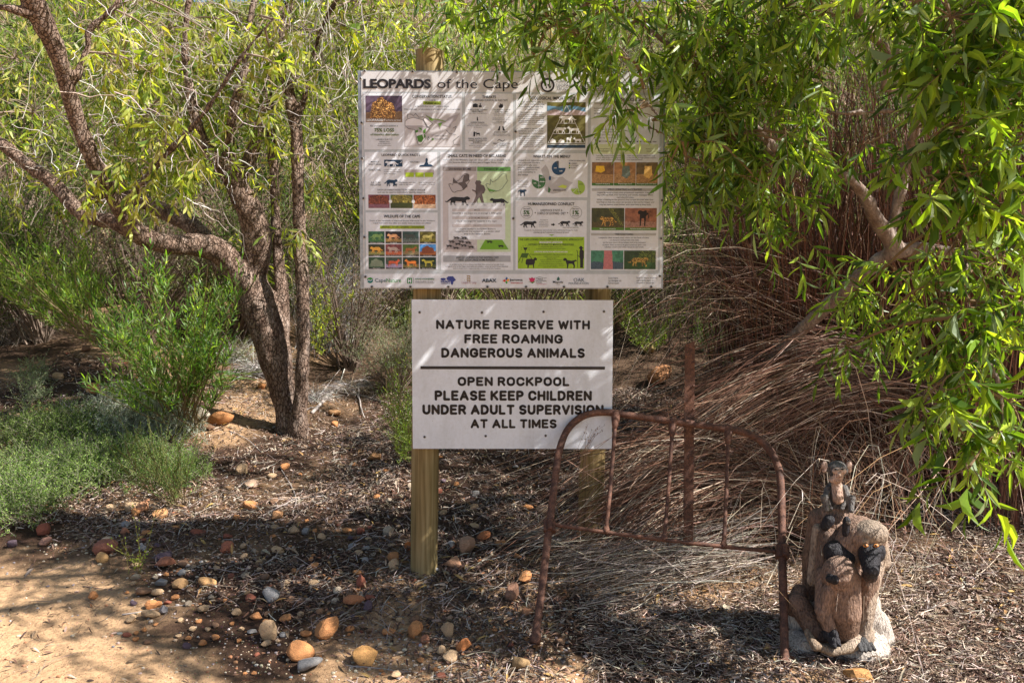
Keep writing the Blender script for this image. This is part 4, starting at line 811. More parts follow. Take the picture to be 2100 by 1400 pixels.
pic(752, 397.5, 795, 425, (110, 60, 75), (120, 80, 90), [(SIT, (0, .3, 1, 1.1), (165, 90, 65), False)], 4, 8); pic(797, 397.5, 842, 425, (70, 80, 40), (60, 65, 30), [(SIT, (0, .4, 1, 1.1), (175, 160, 75), False)], 5, 8); pic(844, 397.5, 889, 425, (120, 60, 30), (190, 160, 130), [(SIT, (0, .3, 1, 1.1), (205, 120, 65), True)], 6, 8)
aa = [((45, 85, 60), (60, 100, 60), (110, 140, 80), LEO), ((30, 25, 25), (130, 105, 60), (180, 130, 90), LEO), ((50, 70, 65), (90, 100, 95), (60, 65, 60), LEO), ((80, 75, 30), (110, 105, 40), (170, 160, 90), ANT),
      ((50, 50, 30), (120, 120, 70), (210, 150, 60), LEO), ((110, 60, 60), (170, 90, 60), (160, 140, 130), LEO), ((70, 90, 40), (120, 110, 80), (150, 90, 50), ANT), ((70, 130, 190), (150, 90, 50), (120, 65, 40), SIT),
      ((40, 65, 45), (70, 90, 70), (110, 120, 100), SIT), ((60, 70, 60), (140, 125, 150), (180, 80, 50), ANT), ((40, 50, 35), (110, 100, 60), (220, 120, 50), ANT), ((25, 45, 30), (70, 75, 40), (170, 160, 60), DOG)]
for k, (b_, g_, a_, sh) in enumerate(aa):
    x = 751+(k % 4)*35; y = 473+(k//4)*26.7
    pic(x, y, x+33, y+24.5, b_, g_, [(sh, (.1, .25, .9, .88), a_, k % 3 == 0)], 20+k, None, (.13, (20, 18, 18)))
pic(1118, 208, 1197, 301, (85, 80, 40), (45, 60, 75), [([(0, 0), (0, .8), (.3, .7), (.5, .85), (.7, .8), (1, .6), (1, 0)], (0, .74, 1, .97), (90, 125, 150), False), ([(0, 0), (0, .6), (.2, .9), (.5, .4), (.7, .9), (1, .5), (1, 0)], (0, .72, 1, .86), (165, 150, 155), False)], 40, None, None, .09)
for k, (b_, a_) in enumerate((((110, 80, 50), (215, 165, 40)), ((130, 95, 60), (95, 105, 95)), ((90, 75, 50), (200, 160, 90)))):
    x = 1211+k*46; pic(x, 330, x+45, 378, b_, (150, 115, 75), [([(0, .2), (.1, 1), (.9, 1), (1, .3), (.6, 0)], (.15 if k == 0 else .35, .55 if k == 0 else .3, .6 if k == 0 else .75, .85), a_, False)], 50+k, None, (.12, (60, 95, 45)), .5, 1.3)
pic(1211, 424, 1279, 470, (60, 60, 30), (75, 65, 35), [([(0, 1), (.3, 1), (1, 0), (.8, 0)], (.5, .2, 1, 1), (130, 130, 60), False), (LEO, (.25, .2, .78, .68), (215, 160, 75), False)], 60, 11, (.12, (70, 105, 30))); pic(1280.5, 424, 1347, 470, (130, 85, 65), (140, 105, 90), [(BAB, (.4, .2, .75, .9), (35, 28, 25), True)], 61, None, (.12, (70, 105, 30)))
pic(1210, 512, 1278, 551, (60, 110, 85), (60, 75, 85), [([(0, 0), (.1, 1), (.9, 1), (1, 0)], (.38, 0, .68, 1), (165, 100, 100), False)], 62); pic(1279.5, 512, 1346, 551, (45, 60, 30), (40, 65, 25), [([(0, 0), (.2, 1), (1, 1), (1, 0)], (.4, .35, 1, 1), (105, 120, 50), False), (LEO, (.12, .15, .78, .72), (200, 160, 75), True)], 63, 11)
g = Geo(); W1 = (.75, .75, .75)
B.line(g, [(1158, 214), (1120, 291), (1196, 291)], .9, o4, W1, True)
for y, x0, x1 in ((251, 1139, 1177), (272, 1129, 1187), (294, 1118, 1197)): B.line(g, [(x0, y), (x1, y)], .9, o4, W1)
B.sil(g, LEO, 1142, 233, 1178, 250, o4, W1); B.sil(g, LEO, 1131, 257, 1157, 271, o4, W1, True); B.sil(g, ANT, 1158, 256, 1186, 271, o4, W1)
B.sil(g, SIT, 1124, 282, 1136, 291, o4, W1); B.sil(g, SIT, 1141, 283, 1154, 291, o4, W1); B.sil(g, ANT, 1157, 275, 1169, 291, o4, W1, True); B.sil(g, ANT, 1172, 279, 1190, 291, o4, W1)
for x, y in ((797, 411.5), (843.5, 411.5)): B.ell(g, x, y, 3.4, 3.6, o4, W1)
B.text(g, 'LEOPARDS', 751, 783, 243, 248, o4, W1, .04); B.text(g, '(Panthera pardus)', 785, 820, 243.5, 248.5, o4, W1, .0)
for t, x0, x1, y in (('Leopard dropping', 1219, 1248, 373), ('Klipspringer hoof', 1266, 1294, 373), ('Porcupine quills and claws', 1305, 1345, 373), ('Male spray-urinating', 1228, 1261, 465.8), ('Female smelling the scent', 1292, 1334, 465.8)): B.text(g, t, x0, x1, y, y+3, o4, W1, .01)
for k, t in enumerate(('African wildcat', 'Aardvark', 'Cape clawless otter', 'Cape fox', 'Caracal', 'Large-spotted genet', 'Klipspringer', 'Rock hyrax', 'Porcupine', 'Cape grysbok', 'Common duiker', 'Bat-eared fox')):
    x = 751+(k % 4)*35+16.5; y = 473+(k//4)*26.7+22; w_ = len(t)*.85; B.text(g, t, x-w_, x+w_, y, y+2, o4, W1, .0)
mk('white_overprint', g, M_print, big, kind='stuff')
for x, y in ((748, 146.5), (844, 147), (934, 148.5), (1021, 149), (1340, 153), (1185, 151), (739.5, 161.5), (740.5, 251), (740.5, 323.5), (742, 405), (743, 485), (744, 567), (1053, 268), (1048.5, 446), (1357.5, 408), (1356.5, 487), (1355, 565),
    (757, 588), (836, 588), (914, 587.5), (995, 588), (1075, 588), (1154, 588), (1245, 588), (1337, 588)): screw(B, x, y, big, .0035)

# ================================================================== iron stake
g = Geo(); a = P(1411, 1182, 3.17); b = P(1415, 703, 3.17); w = .0195; t_ = .006; dp = .035
sec = [(-w, 0), (w, 0), (w, t_), (t_/2, t_), (t_/2, dp), (-t_/2, dp), (-t_/2, t_), (-w, t_)]; n = 14; vs = []
for i in range(n):
    c = a+(b-a)*(i/(n-1))*1.0 if i else a-np.array([0, 0, .1]); vs += [[c[0]+x+rs.normal()*.0006, c[1]+y, c[2]+(.008*(x/w) if i == n-1 else 0)] for x, y in sec]
f = [[i*8+j, i*8+(j+1) % 8, (i+1)*8+(j+1) % 8, (i+1)*8+j] for i in range(n-1) for j in range(8)]
g.add(vs, [f, [[(n-1)*8+j for j in range(8)]]], (1, 1, 1))
stk = empty('fence_stake', Vector(a), 'rusty iron stake standing behind the bed frame', 'stake'); mk('shaft', g, M_rust, stk)
for k in range(9):
    c = a+(b-a)*(.12+k*.1); g = Geo(); tubes(g, [[c[0]+.0205, c[1]-.001, c[2]], [c[0]+.012, c[1]-.0045, c[2]]], .0035, 8, (1, 1, 1), True); mk('stud', g, M_rust, stk)
# ================================================================== bed frame
Lf, Rf = P(1097, 1313, 2.66), P(1609, 1368, 2.55); Tp = P(1415, 868, 3.125)
pn = np.cross(Rf-Lf, Tp-Lf); pn = norm(pn)
def F(px, py, off=0.):
    r = ray(px, py); o = np.array([0, 0, CAMZ]); t = (Lf-o)@pn/(r@pn); return o+r*t+pn*off
if pn[1] > 0: pn = -pn
bed = empty('bed_frame', Vector(Lf), 'rusty iron bed headboard leaning on a stake in front of the signs', 'bed frame')
def rod(name, pts, r0, k=14, n=8, cap=True, lump=0.):
    p = rope([F(*q) for q in pts], n); g = Geo(); r = np.full(len(p), r0)*(1+lump*(noise(p, 30, 2)-.5)); tubes(g, p, r, k, (1, 1, 1), cap); return mk(name, g, M_rust, bed, smooth=True)
R1 = .0142
rod('arch_tube', [(1097, 1312), (1112, 1200), (1126, 1082), (1138, 985), (1148, 920), (1166, 878), (1198, 852), (1240, 845), (1290, 851), (1380, 864), (1470, 876), (1532, 888), (1570, 912), (1595, 955), (1602, 1010), (1604, 1130), (1607, 1250), (1610, 1367)], R1, 16, 8, True, .12)
rod('cross_rail', [(1128, 1074), (1245, 1091), (1360, 1106), (1482, 1120), (1602, 1131)], .0075, 12, 6, True, .2)
for x0, y0, x1, y1 in ((1263, 850, 1243, 1091), (1380, 866, 1362, 1106), (1494, 880, 1484, 1121)):
    rod('spindle', [(x0, y0), ((x0+x1)/2+1, (y0+y1)/2), (x1, y1)], .0075, 12, 6, True, .25)
    dx, dy = (x1-x0)/240, (y1-y0)/240
    g = Geo(); p = np.array([F(x0-dx*2, y0-dy*2), F(x0+dx*4, y0+dy*4), F(x0+dx*10, y0+dy*10), F(x0+dx*20, y0+dy*20), F(x0+dx*30, y0+dy*30)]); tubes(g, p, np.array([.017, .0175, .0165, .013, .0085]), 14, (1, 1, 1), True); mk('collar', g, M_rust, bed, smooth=True)
    # ring round the arch tube
    q = F(x0, y0); e = norm(F(x0+15, y0+2)-F(x0-15, y0-2)); g = Geo(); tubes(g, np.array([q-e*.012, q-e*.008, q+e*.008, q+e*.012]), np.array([.0165, .02, .02, .0165]), 16, (1, 1, 1), True); mk('ring', g, M_rust, bed, smooth=True)
    g = Geo(); p = np.array([F(x1-dx*12, y1-dy*12), F(x1-dx*5, y1-dy*5), F(x1+dx*3, y1+dy*3)]); tubes(g, p, np.array([.009, .013, .011]), 12, (1, 1, 1), True); mk('collar', g, M_rust, bed, smooth=True)
def obox(c, ex, ey, ez, name, bev=.002):
    me = bpy.data.meshes.new(name); bm = bmesh.new(); bmesh.ops.create_cube(bm, size=1); 
    for v in bm.verts: v.co = Vector(v.co.x*np.array(ex)*2+v.co.y*np.array(ey)*2+v.co.z*np.array(ez)*2)+Vector(c)
    bmesh.ops.bevel(bm, geom=bm.edges[:], offset=bev, segments=2, affect='EDGES'); bm.to_mesh(me); bm.free(); me.materials.append(M_rust)
    o = bpy.data.objects.new(name, me); COL.objects.link(o); o.parent = bed; o.matrix_parent_inverse = Matrix.Translation(-bed.location); return o
for cx, cy in ((1127, 1078), (1604, 1131)):
    c = F(cx, cy); ey = norm(F(cx-.2, cy-30)-c); ex = np.cross(ey, pn)
    obox(c, ex*.022, ey*.024, pn*.019, 'corner_bracket'); obox(c+pn*.02+ex*.004, ex*.009, ey*.022, pn*.012, 'bracket_lug')
for q0, q1, q2 in (((1096, 1319), (1098, 1308), (1100, 1298)), ((1610, 1372), (1610, 1362), (1610, 1352))):
    g = Geo(); tubes(g, np.array([F(*q0), F(*q1), F(*q2)]), np.array([.018, .0205, .017]), 16, (1, 1, 1), True); mk('foot_cap', g, M_rust, bed, smooth=True)
# crown clusters outside the frame, placed for the shade they cast: x, y, z, rx, ry, rz, sprigs
SHADE_CANOPY = [
 (1.7, 2.8, 3.2, .5, .42, .3, 30), (2.3, 2.6, 3.1, .5, .45, .35, 38), (2.7, 2.9, 3.6, .45, .4, .3, 44), (2.0, 3.0, 2.9, .35, .3, .25, 26), (1.5, 2.9, 2.8, .25, .25, .2, 12),
 (1.35, 2.2, 3.3, .6, .42, .3, 26), (2.1, 2.0, 3.4, .6, .42, .3, 32), (2.4, 1.62, 3.5, .35, .2, .25, 18), (1.0, 2.4, 3.4, .5, .35, .25, 16), (.4, 2.1, 3.4, .45, .35, .2, 12), (2.9, 1.9, 3.8, .5, .4, .3, 24), (1.7, 1.85, 3.5, .4, .22, .2, 16), (3.5, 1.7, 4.1, .5, .4, .3, 14),
 (3.0, 3.4, 3.4, .4, .4, .3, 44), (2.5, 3.8, 3.9, .4, .4, .3, 40), (3.1, 2.95, 2.9, .3, .2, .3, 34), (2.5, 2.6, 2.6, .2, .15, .25, 10), (2.9, 3.1, 2.3, .3, .3, .3, 24),
 (1.8, 4.2, 3.4, .5, .45, .3, 50), (2.6, 4.8, 3.6, .5, .45, .3, 50), (1.2, 3.6, 3.4, .4, .4, .25, 30), (3.4, 4.4, 3.2, .5, .5, .4, 50), (2.2, 5.4, 4.0, .5, .5, .3, 46), (3.4, 3.6, 4.2, .5, .5, .3, 46), (4.0, 4.2, 4.0, .5, .5, .4, 46),
 (3.7, 3.0, 3.4, .4, .35, .3, 44), (4.2, 3.5, 3.5, .4, .4, .3, 44), (3.6, 2.75, 3.3, .3, .15, .25, 26), (4.5, 3.1, 3.6, .35, .35, .3, 30), (3.6, 3.5, 2.8, .35, .35, .3, 34),
]
LSHADE_CANOPY = [(-2.6, 4.4, 3.5, .5, .5, .3, 26), (-1.2, 5.2, 3.6, .5, .5, .3, 26), (.3, 5.0, 3.7, .5, .5, .3, 34), (-2.0, 5.6, 4.0, .5, .5, .3, 26), (.6, 4.0, 3.6, .45, .45, .3, 32), (.4, 6.0, 4.2, .5, .5, .3, 34), (-.4, 4.0, 3.6, .4, .35, .25, 20), (-2.2, 3.5, 3.4, .4, .4, .25, 16), (1.2, 5.0, 3.8, .5, .5, .3, 30)]  # unseen left crown clusters, added to shade the bank and slope
# ================================================================== trees
class Tree:
    def __init__(s): s.limbs = []; s.nodes = []
    def limb(s, pts, n=7):
        p = np.array([np.append(P(x, y, D), r*D/FPX) for x, y, D, r in pts]); q = rope(p, n); s.limbs.append(q); s.nodes.append(q); return q
    def limb3(s, pts, n=7):
        q = rope(np.array(pts, float), n); s.limbs.append(q); s.nodes.append(q); return q
    def trunk_mesh(s, vox=.011, bumpamp=.10):
        g = Geo()
        for q in s.limbs: 
            k = 14 if q[:, 3].max() > .03 else 8
            tubes(g, q[:, :3], np.maximum(q[:, 3], vox*.75)*(1+bumpamp*(fbm(q[:, :3], 9, 2, 3)-.45)*2), k, (1, 1, 1), True)
        me = g.mesh('trunk'); ob = bpy.data.objects.new('t', me); COL.objects.link(ob)
        m = ob.modifiers.new('r', 'REMESH'); m.mode = 'VOXEL'; m.voxel_size = vox; m.use_smooth_shade = True
        sm = ob.modifiers.new('s', 'SMOOTH'); sm.iterations = 2; sm.factor = .5
        dg = bpy.context.evaluated_depsgraph_get(); me2 = bpy.data.meshes.new_from_object(ob.evaluated_get(dg)); bpy.data.objects.remove(ob)
        n = len(me2.vertices); v = np.zeros(n*3, np.float32); me2.vertices.foreach_get('co', v); v = v.reshape(-1, 3); nn = np.zeros(n*3, np.float32); me2.vertices.foreach_get('normal', nn); nn = nn.reshape(-1, 3)
        v = v+nn*((fbm(v*[1, 1, .5], 26, 3, 12)-.45)*.022)[:, None]*np.clip(1, 0, 1); me2.vertices.foreach_set('co', v.astype(np.float32).ravel()); me2.name = 'trunk'; me2.materials.clear()
        return me2
    def nearest(s, c):
        N = np.concatenate(s.nodes); d = np.linalg.norm((N[:, :3]-c)*[1, 1, 1.2], axis=1)+np.clip(.0+N[:, 2]-c[2]-.5, 0, 9)*0; return N[np.argmin(d)][:3]
def clusters(tree, g_tw, CL, ll, lw, K, L, cols, hang, droop, twcol, dirb=(0, 0, -.5), per=26, w=None, side=.7):
    As = []
    for c, rad, n in CL:
        c = np.asarray(c, float); rad = np.broadcast_to(np.asarray(rad, float), (3,))
        a = tree.nearest(c); m = (a+c)/2+np.array([0, 0, .12*np.linalg.norm(c-a)])+rs.normal(size=3)*.03
        pth = rope(np.array([a, m, c]), 5); tubes(g_tw, pth, np.linspace(min(.013, .005+.006*np.linalg.norm(c-a)), .003, len(pth)), 5, twcol)
        b = c+rdir(n)*rad*(rs.uniform(0, 1, (n, 1))**.5)
        # secondary twigs
        m2 = (b+c)/2+rs.normal(size=(n, 3))*.02+[0, 0, .02]; t = np.linspace(0, 1, 5)[None, :, None]
        p2 = c*(1-t)**2+2*m2[:, None]*t*(1-t)+b[:, None]*t**2; tubes(g_tw, p2, np.array([.0028, .0024, .002, .0018, .0015]), 3, twcol)
        d = norm((b-c)/rad*.5+rdir(n)*.6+np.array(dirb))
        path, A = sprigs(b, d, L*rs.uniform(.6, 1.2, n), K, ll, lw, droop, cols, w, hang, side)
        tubes(g_tw, path, np.array([.0018, .0015, .0013, .001, .0006]), 3, twcol); As.append(A)
    return cat(As)
LEAFV = {}
def leaf_objects(A, idx, parent, mat, key):
    """individual leaf objects sharing eight meshes"""
    if key not in LEAFV:
        LEAFV[key] = []
        for k in range(10):
            g = Geo(); c = pal(1, A['cols'], .2)
            leaves(g, np.zeros((1, 3)), np.array([[0, 1., 0]]), np.array([[0, 0, 1.]]), 1., 1., c, 2, .06+.03*k); me = g.mesh('leaf', False); me.materials.append(mat); LEAFV[key].append(me)
    for i in idx:
        d = norm(A['d'][i]); s_ = norm(np.cross(d, A['n'][i])); n = np.cross(s_, d)
        o = bpy.data.objects.new('leaf', LEAFV[key][rs.randint(10)]); COL.objects.link(o); o.parent = parent; o.matrix_parent_inverse = Matrix.Translation(-parent.location)
        W_, L_ = A['W'][i], A['L'][i]
        o.matrix_basis = Matrix(((s_[0]*W_, d[0]*L_, n[0]*L_, A['b'][i][0]), (s_[1]*W_, d[1]*L_, n[1]*L_, A['b'][i][1]), (s_[2]*W_, d[2]*L_, n[2]*L_, A['b'][i][2]), (0, 0, 0, 1)))
def crown(A, parent, mat, nobj, key, cols, name='foliage', detail_near=2, neard=3.4):
    x, y, dep = project(A['b']); size = A['L']/np.maximum(dep, .1)
    vis = (x > -20) & (x < 2120) & (y > -40) & (y < 1420) & (dep > .5); size = np.where(vis, size, 0)
    A['cols'] = cols
    idx = np.argsort(-size)[:nobj] if nobj else np.array([], int); keep = np.ones(len(x), bool); keep[idx] = False
    leaf_objects(A, idx, parent, mat, key)
    g = Geo(); n2 = keep & vis & (dep < neard); lv(g, A, detail_near, n2); lv(g, A, 1, keep & vis & ~n2); lv(g, A, 1, keep & ~vis)
    mk(name, g, mat, parent, kind='stuff')
TW = (.23, .17, .13); TWP = (.42, .37, .33)
# ---------------------------------------------------------------- left tree
base = G(598, 884); D0 = base[1]
lt = empty('riverine_tree', Vector(base), 'gnarled tree with leaning forked trunk left of the signs, yellow green leaves', 'tree')
T1 = Tree()
T1.limb([(590, 925, D0, 50), (594, 890, D0, 34), (588, 840, D0, 24), (576, 790, D0, 27), (562, 720, D0, 35), (545, 660, D0, 38), (522, 610, D0, 40), (515, 560, D0, 33), (527, 505, D0-.05, 31), (520, 450, D0-.1, 27), (490, 390, D0-.15, 24), (470, 350, D0-.2, 20)])
T1.limb([(530, 640, D0, 30), (505, 585, D0-.05, 30), (455, 520, D0-.15, 27), (410, 503, D0-.25, 24), (340, 500, D0-.4, 20), (285, 480, D0-.5, 21), (255, 440, D0-.6, 20), (222, 385, D0-.7, 16), (190, 325, D0-.8, 16), (158, 250, D0-.9, 17), (138, 180, D0-1., 16), (118, 110, D0-1.1, 18), (85, 40, D0-1.2, 22), (55, -30, D0-1.3, 20), (20, -140, D0-1.4, 17)])
T1.limb([(285, 485, D0-.5, 17), (230, 455, D0-.5, 16), (170, 440, D0-.45, 15), (110, 375, D0-.4, 13), (60, 340, D0-.4, 13), (10, 300, D0-.4, 12), (-80, 240, D0-.4, 11)])
T1.limb([(440, 520, D0-.1, 20), (400, 470, D0, 18), (350, 440, D0+.15, 17), (285, 410, D0+.3, 15), (230, 395, D0+.4, 12), (120, 440, D0+.5, 9)])
T1.limb([(138, 185, D0-1., 10), (160, 150, D0-1.0, 9), (180, 100, D0-1., 8), (185, 60, D0-1., 7), (240, 10, D0-1., 6), (280, -60, D0-1, 5)])
T1.limb([(475, 370, D0-.2, 18), (445, 330, D0-.3, 15), (415, 285, D0-.3, 12), (395, 220, D0-.35, 10), (385, 150, D0-.35, 10), (380, 80, D0-.4, 8), (390, -30, D0-.4, 7)])
T1.limb([(490, 380, D0-.15, 17), (515, 320, D0-.1, 14), (535, 260, D0-.1, 13), (548, 190, D0, 12), (570, 120, D0, 10), (590, 30, D0, 9), (600, -60, D0, 8)])
T1.limb([(480, 360, D0-.2, 16), (470, 300, D0-.3, 11), (480, 220, D0-.4, 10), (500, 150, D0-.4, 9), (510, 60, D0-.4, 7), (530, -40, D0-.4, 6)])
T1.limb([(572, 760, D0, 14), (578, 690, D0+.02, 16), (580, 620, D0+.04, 14), (572, 540, D0+.08, 12), (565, 440, D0+.1, 10), (560, 330, D0+.1, 9.5), (555, 250, D0+.1, 8.5), (548, 150, D0+.1, 7), (520, 60, D0, 5)])
T1.limb([(608, 905, D0-.05, 30), (614, 850, D0-.1, 17), (620, 760, D0-.12, 14), (622, 660, D0-.12, 14), (620, 560, D0-.12, 14), (614, 460, D0-.1, 13.5), (610, 350, D0-.1, 13), (606, 260, D0-.1, 13), (592, 190, D0-.1, 12), (580, 110, D0-.15, 10), (574, 20, D0-.2, 9), (570, -60, D0-.2, 8)])
T1.limb([(608, 250, D0-.1, 8), (625, 200, D0-.1, 7), (638, 140, D0-.15, 6), (655, 70, D0-.2, 5), (690, 0, D0-.3, 4)])
T1.limb([(250, 430, D0-.6, 10), (330, 330, D0-.8, 7), (420, 230, D0-1., 5), (500, 110, D0-1.1, 4), (560, 40, D0-1.1, 4)])
T1.limb([(85, 40, D0-1.2, 12), (30, 20, D0-1.3, 9), (-60, 10, D0-1.3, 8)])
mk('trunk', T1.trunk_mesh(), M_bark, lt, smooth=True)
YG = [(.26, .31, .06), (.34, .37, .09), (.15, .21, .04), (.10, .15, .03), (.40, .38, .13)]
g = Geo(); CL = []
for px, py, D, r, n in ((250, 130, 4.1, .28, 16), (300, 230, 4.2, .3, 20), (345, 60, 4.2, .3, 20), (420, 60, 4.2, .25, 16), (500, 50, 4.2, .3, 18), (450, 150, 4.2, .28, 18), (330, 290, 4.2, .3, 26), (290, 350, 4.2, .25, 14), (380, 310, 4.3, .25, 16),
    (560, 120, 4.4, .3, 20), (570, 50, 4.2, .3, 20), (620, 60, 4.6, .25, 14), (505, 240, 4.6, .22, 10), (600, 180, 4.5, .18, 10), (560, 200, 4.2, .2, 12), (640, 330, 4.9, .22, 10), (460, 300, 4.5, .18, 10), (465, 505, 4.7, .1, 3), (548, 570, 4.7, .09, 3), (150, 400, 4.1, .12, 4), (620, 470, 4.8, .09, 3),
    (110, 530, 4.1, .10, 3), (700, 60, 4.6, .3, 18), (760, 40, 4.8, .3, 16), (200, 60, 3.8, .2, 8), (30, 120, 4.6, .3, 14), (70, 230, 4.9, .3, 14), (20, 330, 4.8, .25, 10), (380, 200, 4.6, .3, 16), (230, 250, 4.6, .25, 10),
    (60, -60, 3.6, .3, 16), (250, -80, 3.9, .4, 24), (430, -70, 4.1, .4, 24), (600, -80, 4.2, .4, 24), (760, -60, 4.4, .35, 18), (850, 60, 4.9, .3, 12), (720, 180, 5.0, .2, 6)): CL.append((P(px, py, D), r, n))
A = clusters(T1, g, [((c-[0, 0, 1.5])*((D0+rs.uniform(-.35, .8))/c[1])+[0, 0, 1.5], r*1.1, int(n*1.7)) for c, r, n in CL], .08, .0145, 12, .20, YG, .38, .2, TW)
AF = clusters(T1, g, [(P(x, y, 4.25), .11, 5) for x, y in ((270, 330), (300, 380), (340, 300), (230, 130), (200, 60), (330, 90), (395, 330), (430, 330), (180, 380), (365, 250), (560, 90), (575, 150), (540, 40), (310, 150), (420, 60))], .075, .0145, 11, .16, YG[:2]+YG[4:], .45, .25, TW); A = cat([A, AF])
A1 = clusters(T1, g, [(q[:3], q[3:6], q[6]) for q in LSHADE_CANOPY], .1, .018, 12, .26, YG, .5, .3, TW)
mk('twigs', g, M_twig, lt, kind='stuff')
crown(A, lt, M_leaf, 220, 'yellow', YG); g = Geo(); lv(g, A1, 1); mk('shade_canopy_foliage', g, M_leaf, lt, kind='stuff')
# pale dead twigs
def tangle(g, specs, col, r0=.003):
    for px, py, D, rx, n, ang in specs:
        c = P(px, py, D); rr = rx*D/FPX
        b = c+rs.normal(size=(n, 3))*rr*[.45, .35, .45]; th = np.radians(ang)+rs.normal(size=n)*.8; d = np.stack([np.cos(th), rs.normal(size=n)*.4, np.sin(th)], -1); L = rs.uniform(.15, .5, n)*rr*2.2
        t = np.linspace(0, 1, 8)[None, :, None]; kink = np.cumsum(rs.normal(size=(n, 8, 3)), 1)*.045*L[:, None, None]
        p = b[:, None]+norm(d)[:, None]*L[:, None, None]*t+kink; tubes(g, p, rs.uniform(.4, 1.3, n)[:, None]*r0*np.linspace(1, .35, 8)[None], 4, pal(n, [col, (col[0]*.7, col[1]*.66, col[2]*.62)], .25))
g = Geo(); tangle(g, [(330, 60, 4.8, 260, 30, 0), (500, 100, 5.1, 200, 34, 30), (700, 120, 4.6, 130, 50, 60), (680, 300, 5.2, 110, 40, 80), (850, 60, 5.4, 150, 50, 20), (1000, 90, 5.0, 120, 30, 40), (250, 100, 4.2, 180, 46, 20), (420, 130, 4.3, 180, 56, -30), (560, 150, 4.5, 130, 36, 80), (120, 220, 4.6, 140, 30, 45), (300, 300, 4.6, 160, 30, 120), (640, 120, 4.8, 110, 36, 60), (440, 350, 4.6, 90, 16, -60), (60, 400, 4.8, 120, 22, 60), (180, 380, 4.7, 110, 20, 30), (690, 60, 5, 120, 40, 30), (780, 90, 5.4, 120, 40, 10)], (.52, .47, .43), .0027)
mk('dead_twigs', g, M_twig, lt, kind='stuff')

# ---------------------------------------------------------------- right overhanging tree
T2 = Tree(); D1 = 3.75
rb = G(1455, 870); 
T2.limb([(1420, 900, 4.25, 17), (1480, 830, 4.1, 15.5), (1560, 765, 4.0, 15), (1640, 680, 3.9, 14.5), (1720, 605, 3.8, 15), (1790, 545, 3.75, 16), (1840, 512, 3.7, 19)])
T2.limb([(1840, 512, 3.7, 18), (1800, 455, 3.65, 15), (1760, 385, 3.55, 12), (1710, 347, 3.5, 10), (1650, 335, 3.4, 9.5), (1600, 310, 3.3, 8), (1540, 250, 3.2, 7), (1440, 150, 3.1, 6), (1330, 60, 3.0, 5.5), (1250, 10, 2.95, 5)])
T2.limb([(1840, 512, 3.7, 17), (1900, 512, 3.7, 14), (1970, 520, 3.65, 13), (2040, 525, 3.6, 13), (2130, 515, 3.5, 14), (2300, 560, 3.6, 18), (2420, 800, 3.8, 24), (2450, 1100, 3.9, 28)])
T2.limb([(1825, 480, 3.7, 12), (1845, 400, 3.65, 11.5), (1865, 310, 3.6, 11), (1885, 230, 3.5, 10), (1900, 140, 3.4, 9), (1905, 40, 3.3, 8), (1910, -60, 3.2, 8)])
T2.limb([(1810, 182, 3.2, 7), (1822, 115, 3.1, 8.5), (1790, 75, 3.0, 9.5), (1760, 30, 2.9, 10), (1735, -30, 2.8, 10), (1690, -140, 2.7, 10)])
T2.limb([(1870, 200, 3.5, 8), (1840, 185, 3.35, 8), (1810, 182, 3.2, 7.5)])
T2.limb([(1950, 225, 3.4, 4), (1860, 226, 3.45, 5), (1740, 232, 3.4, 5), (1650, 230, 3.4, 3)])
T2.limb([(2130, 515, 3.5, 8), (2060, 350, 3.0, 7), (2010, 200, 2.7, 6), (1990, 60, 2.5, 6), (1960, -80, 2.4, 6)])
T2.limb([(2000, 400, 2.7, 4), (1985, 480, 2.5, 4), (1982, 600, 2.4, 4), (2010, 700, 2.35, 3.5), (2050, 800, 2.3, 3), (2060, 900, 2.3, 2.5)])
T2.limb([(1690, -140, 2.7, 10), (1500, -160, 2.7, 9), (1300, -80, 2.75, 7), (1190, 20, 2.8, 5), (1120, 60, 2.85, 4)])
T2.limb([(1330, 60, 3.0, 4), (1338, 130, 2.95, 4), (1320, 190, 2.85, 3.5), (1350, 240, 2.8, 3)])
T2.limb([(1600, 310, 3.3, 5), (1500, 290, 3.1, 4), (1400, 290, 2.9, 3.5), (1330, 260, 2.8, 3)])
# limbs carrying the canopy above the frame
tz = P(2300, 560, 3.6)
T2.limb3([[*P(2300, 560, 3.6), .045], [2.9, 3.0, 2.6], [3.0, 2.6, 3.4], [2.6, 2.2, 4.2], [2.1, 1.9, 4.8]] if False else [[*P(2300, 560, 3.6), .045], [2.9, 3.0, 2.6, .04], [3.0, 2.6, 3.4, .035], [2.6, 2.2, 4.2, .03], [2.1, 1.9, 4.8, .02]])
T2.limb3([[2.9, 3.0, 2.6, .035], [2.4, 2.6, 3.2, .03], [1.6, 2.2, 3.5, .025], [.8, 1.8, 3.6, .018], [0, 1.7, 3.7, .012]])
T2.limb3([[2.9, 3.0, 2.6, .035], [3.2, 3.6, 3.4, .03], [2.6, 4.0, 4.2, .02]])
rt = empty('overhanging_tree', Vector(P(1455, 870, 4.15)), 'tree with long drooping green leaves overhanging the signs from the right', 'tree')
mk('trunk', T2.trunk_mesh(.009, .06), M_bark2, rt, smooth=True)
DG = [(.08, .14, .022), (.14, .21, .03), (.19, .27, .04), (.27, .34, .07), (.21, .28, .14), (.05, .09, .015)]
g = Geo(); CL = []
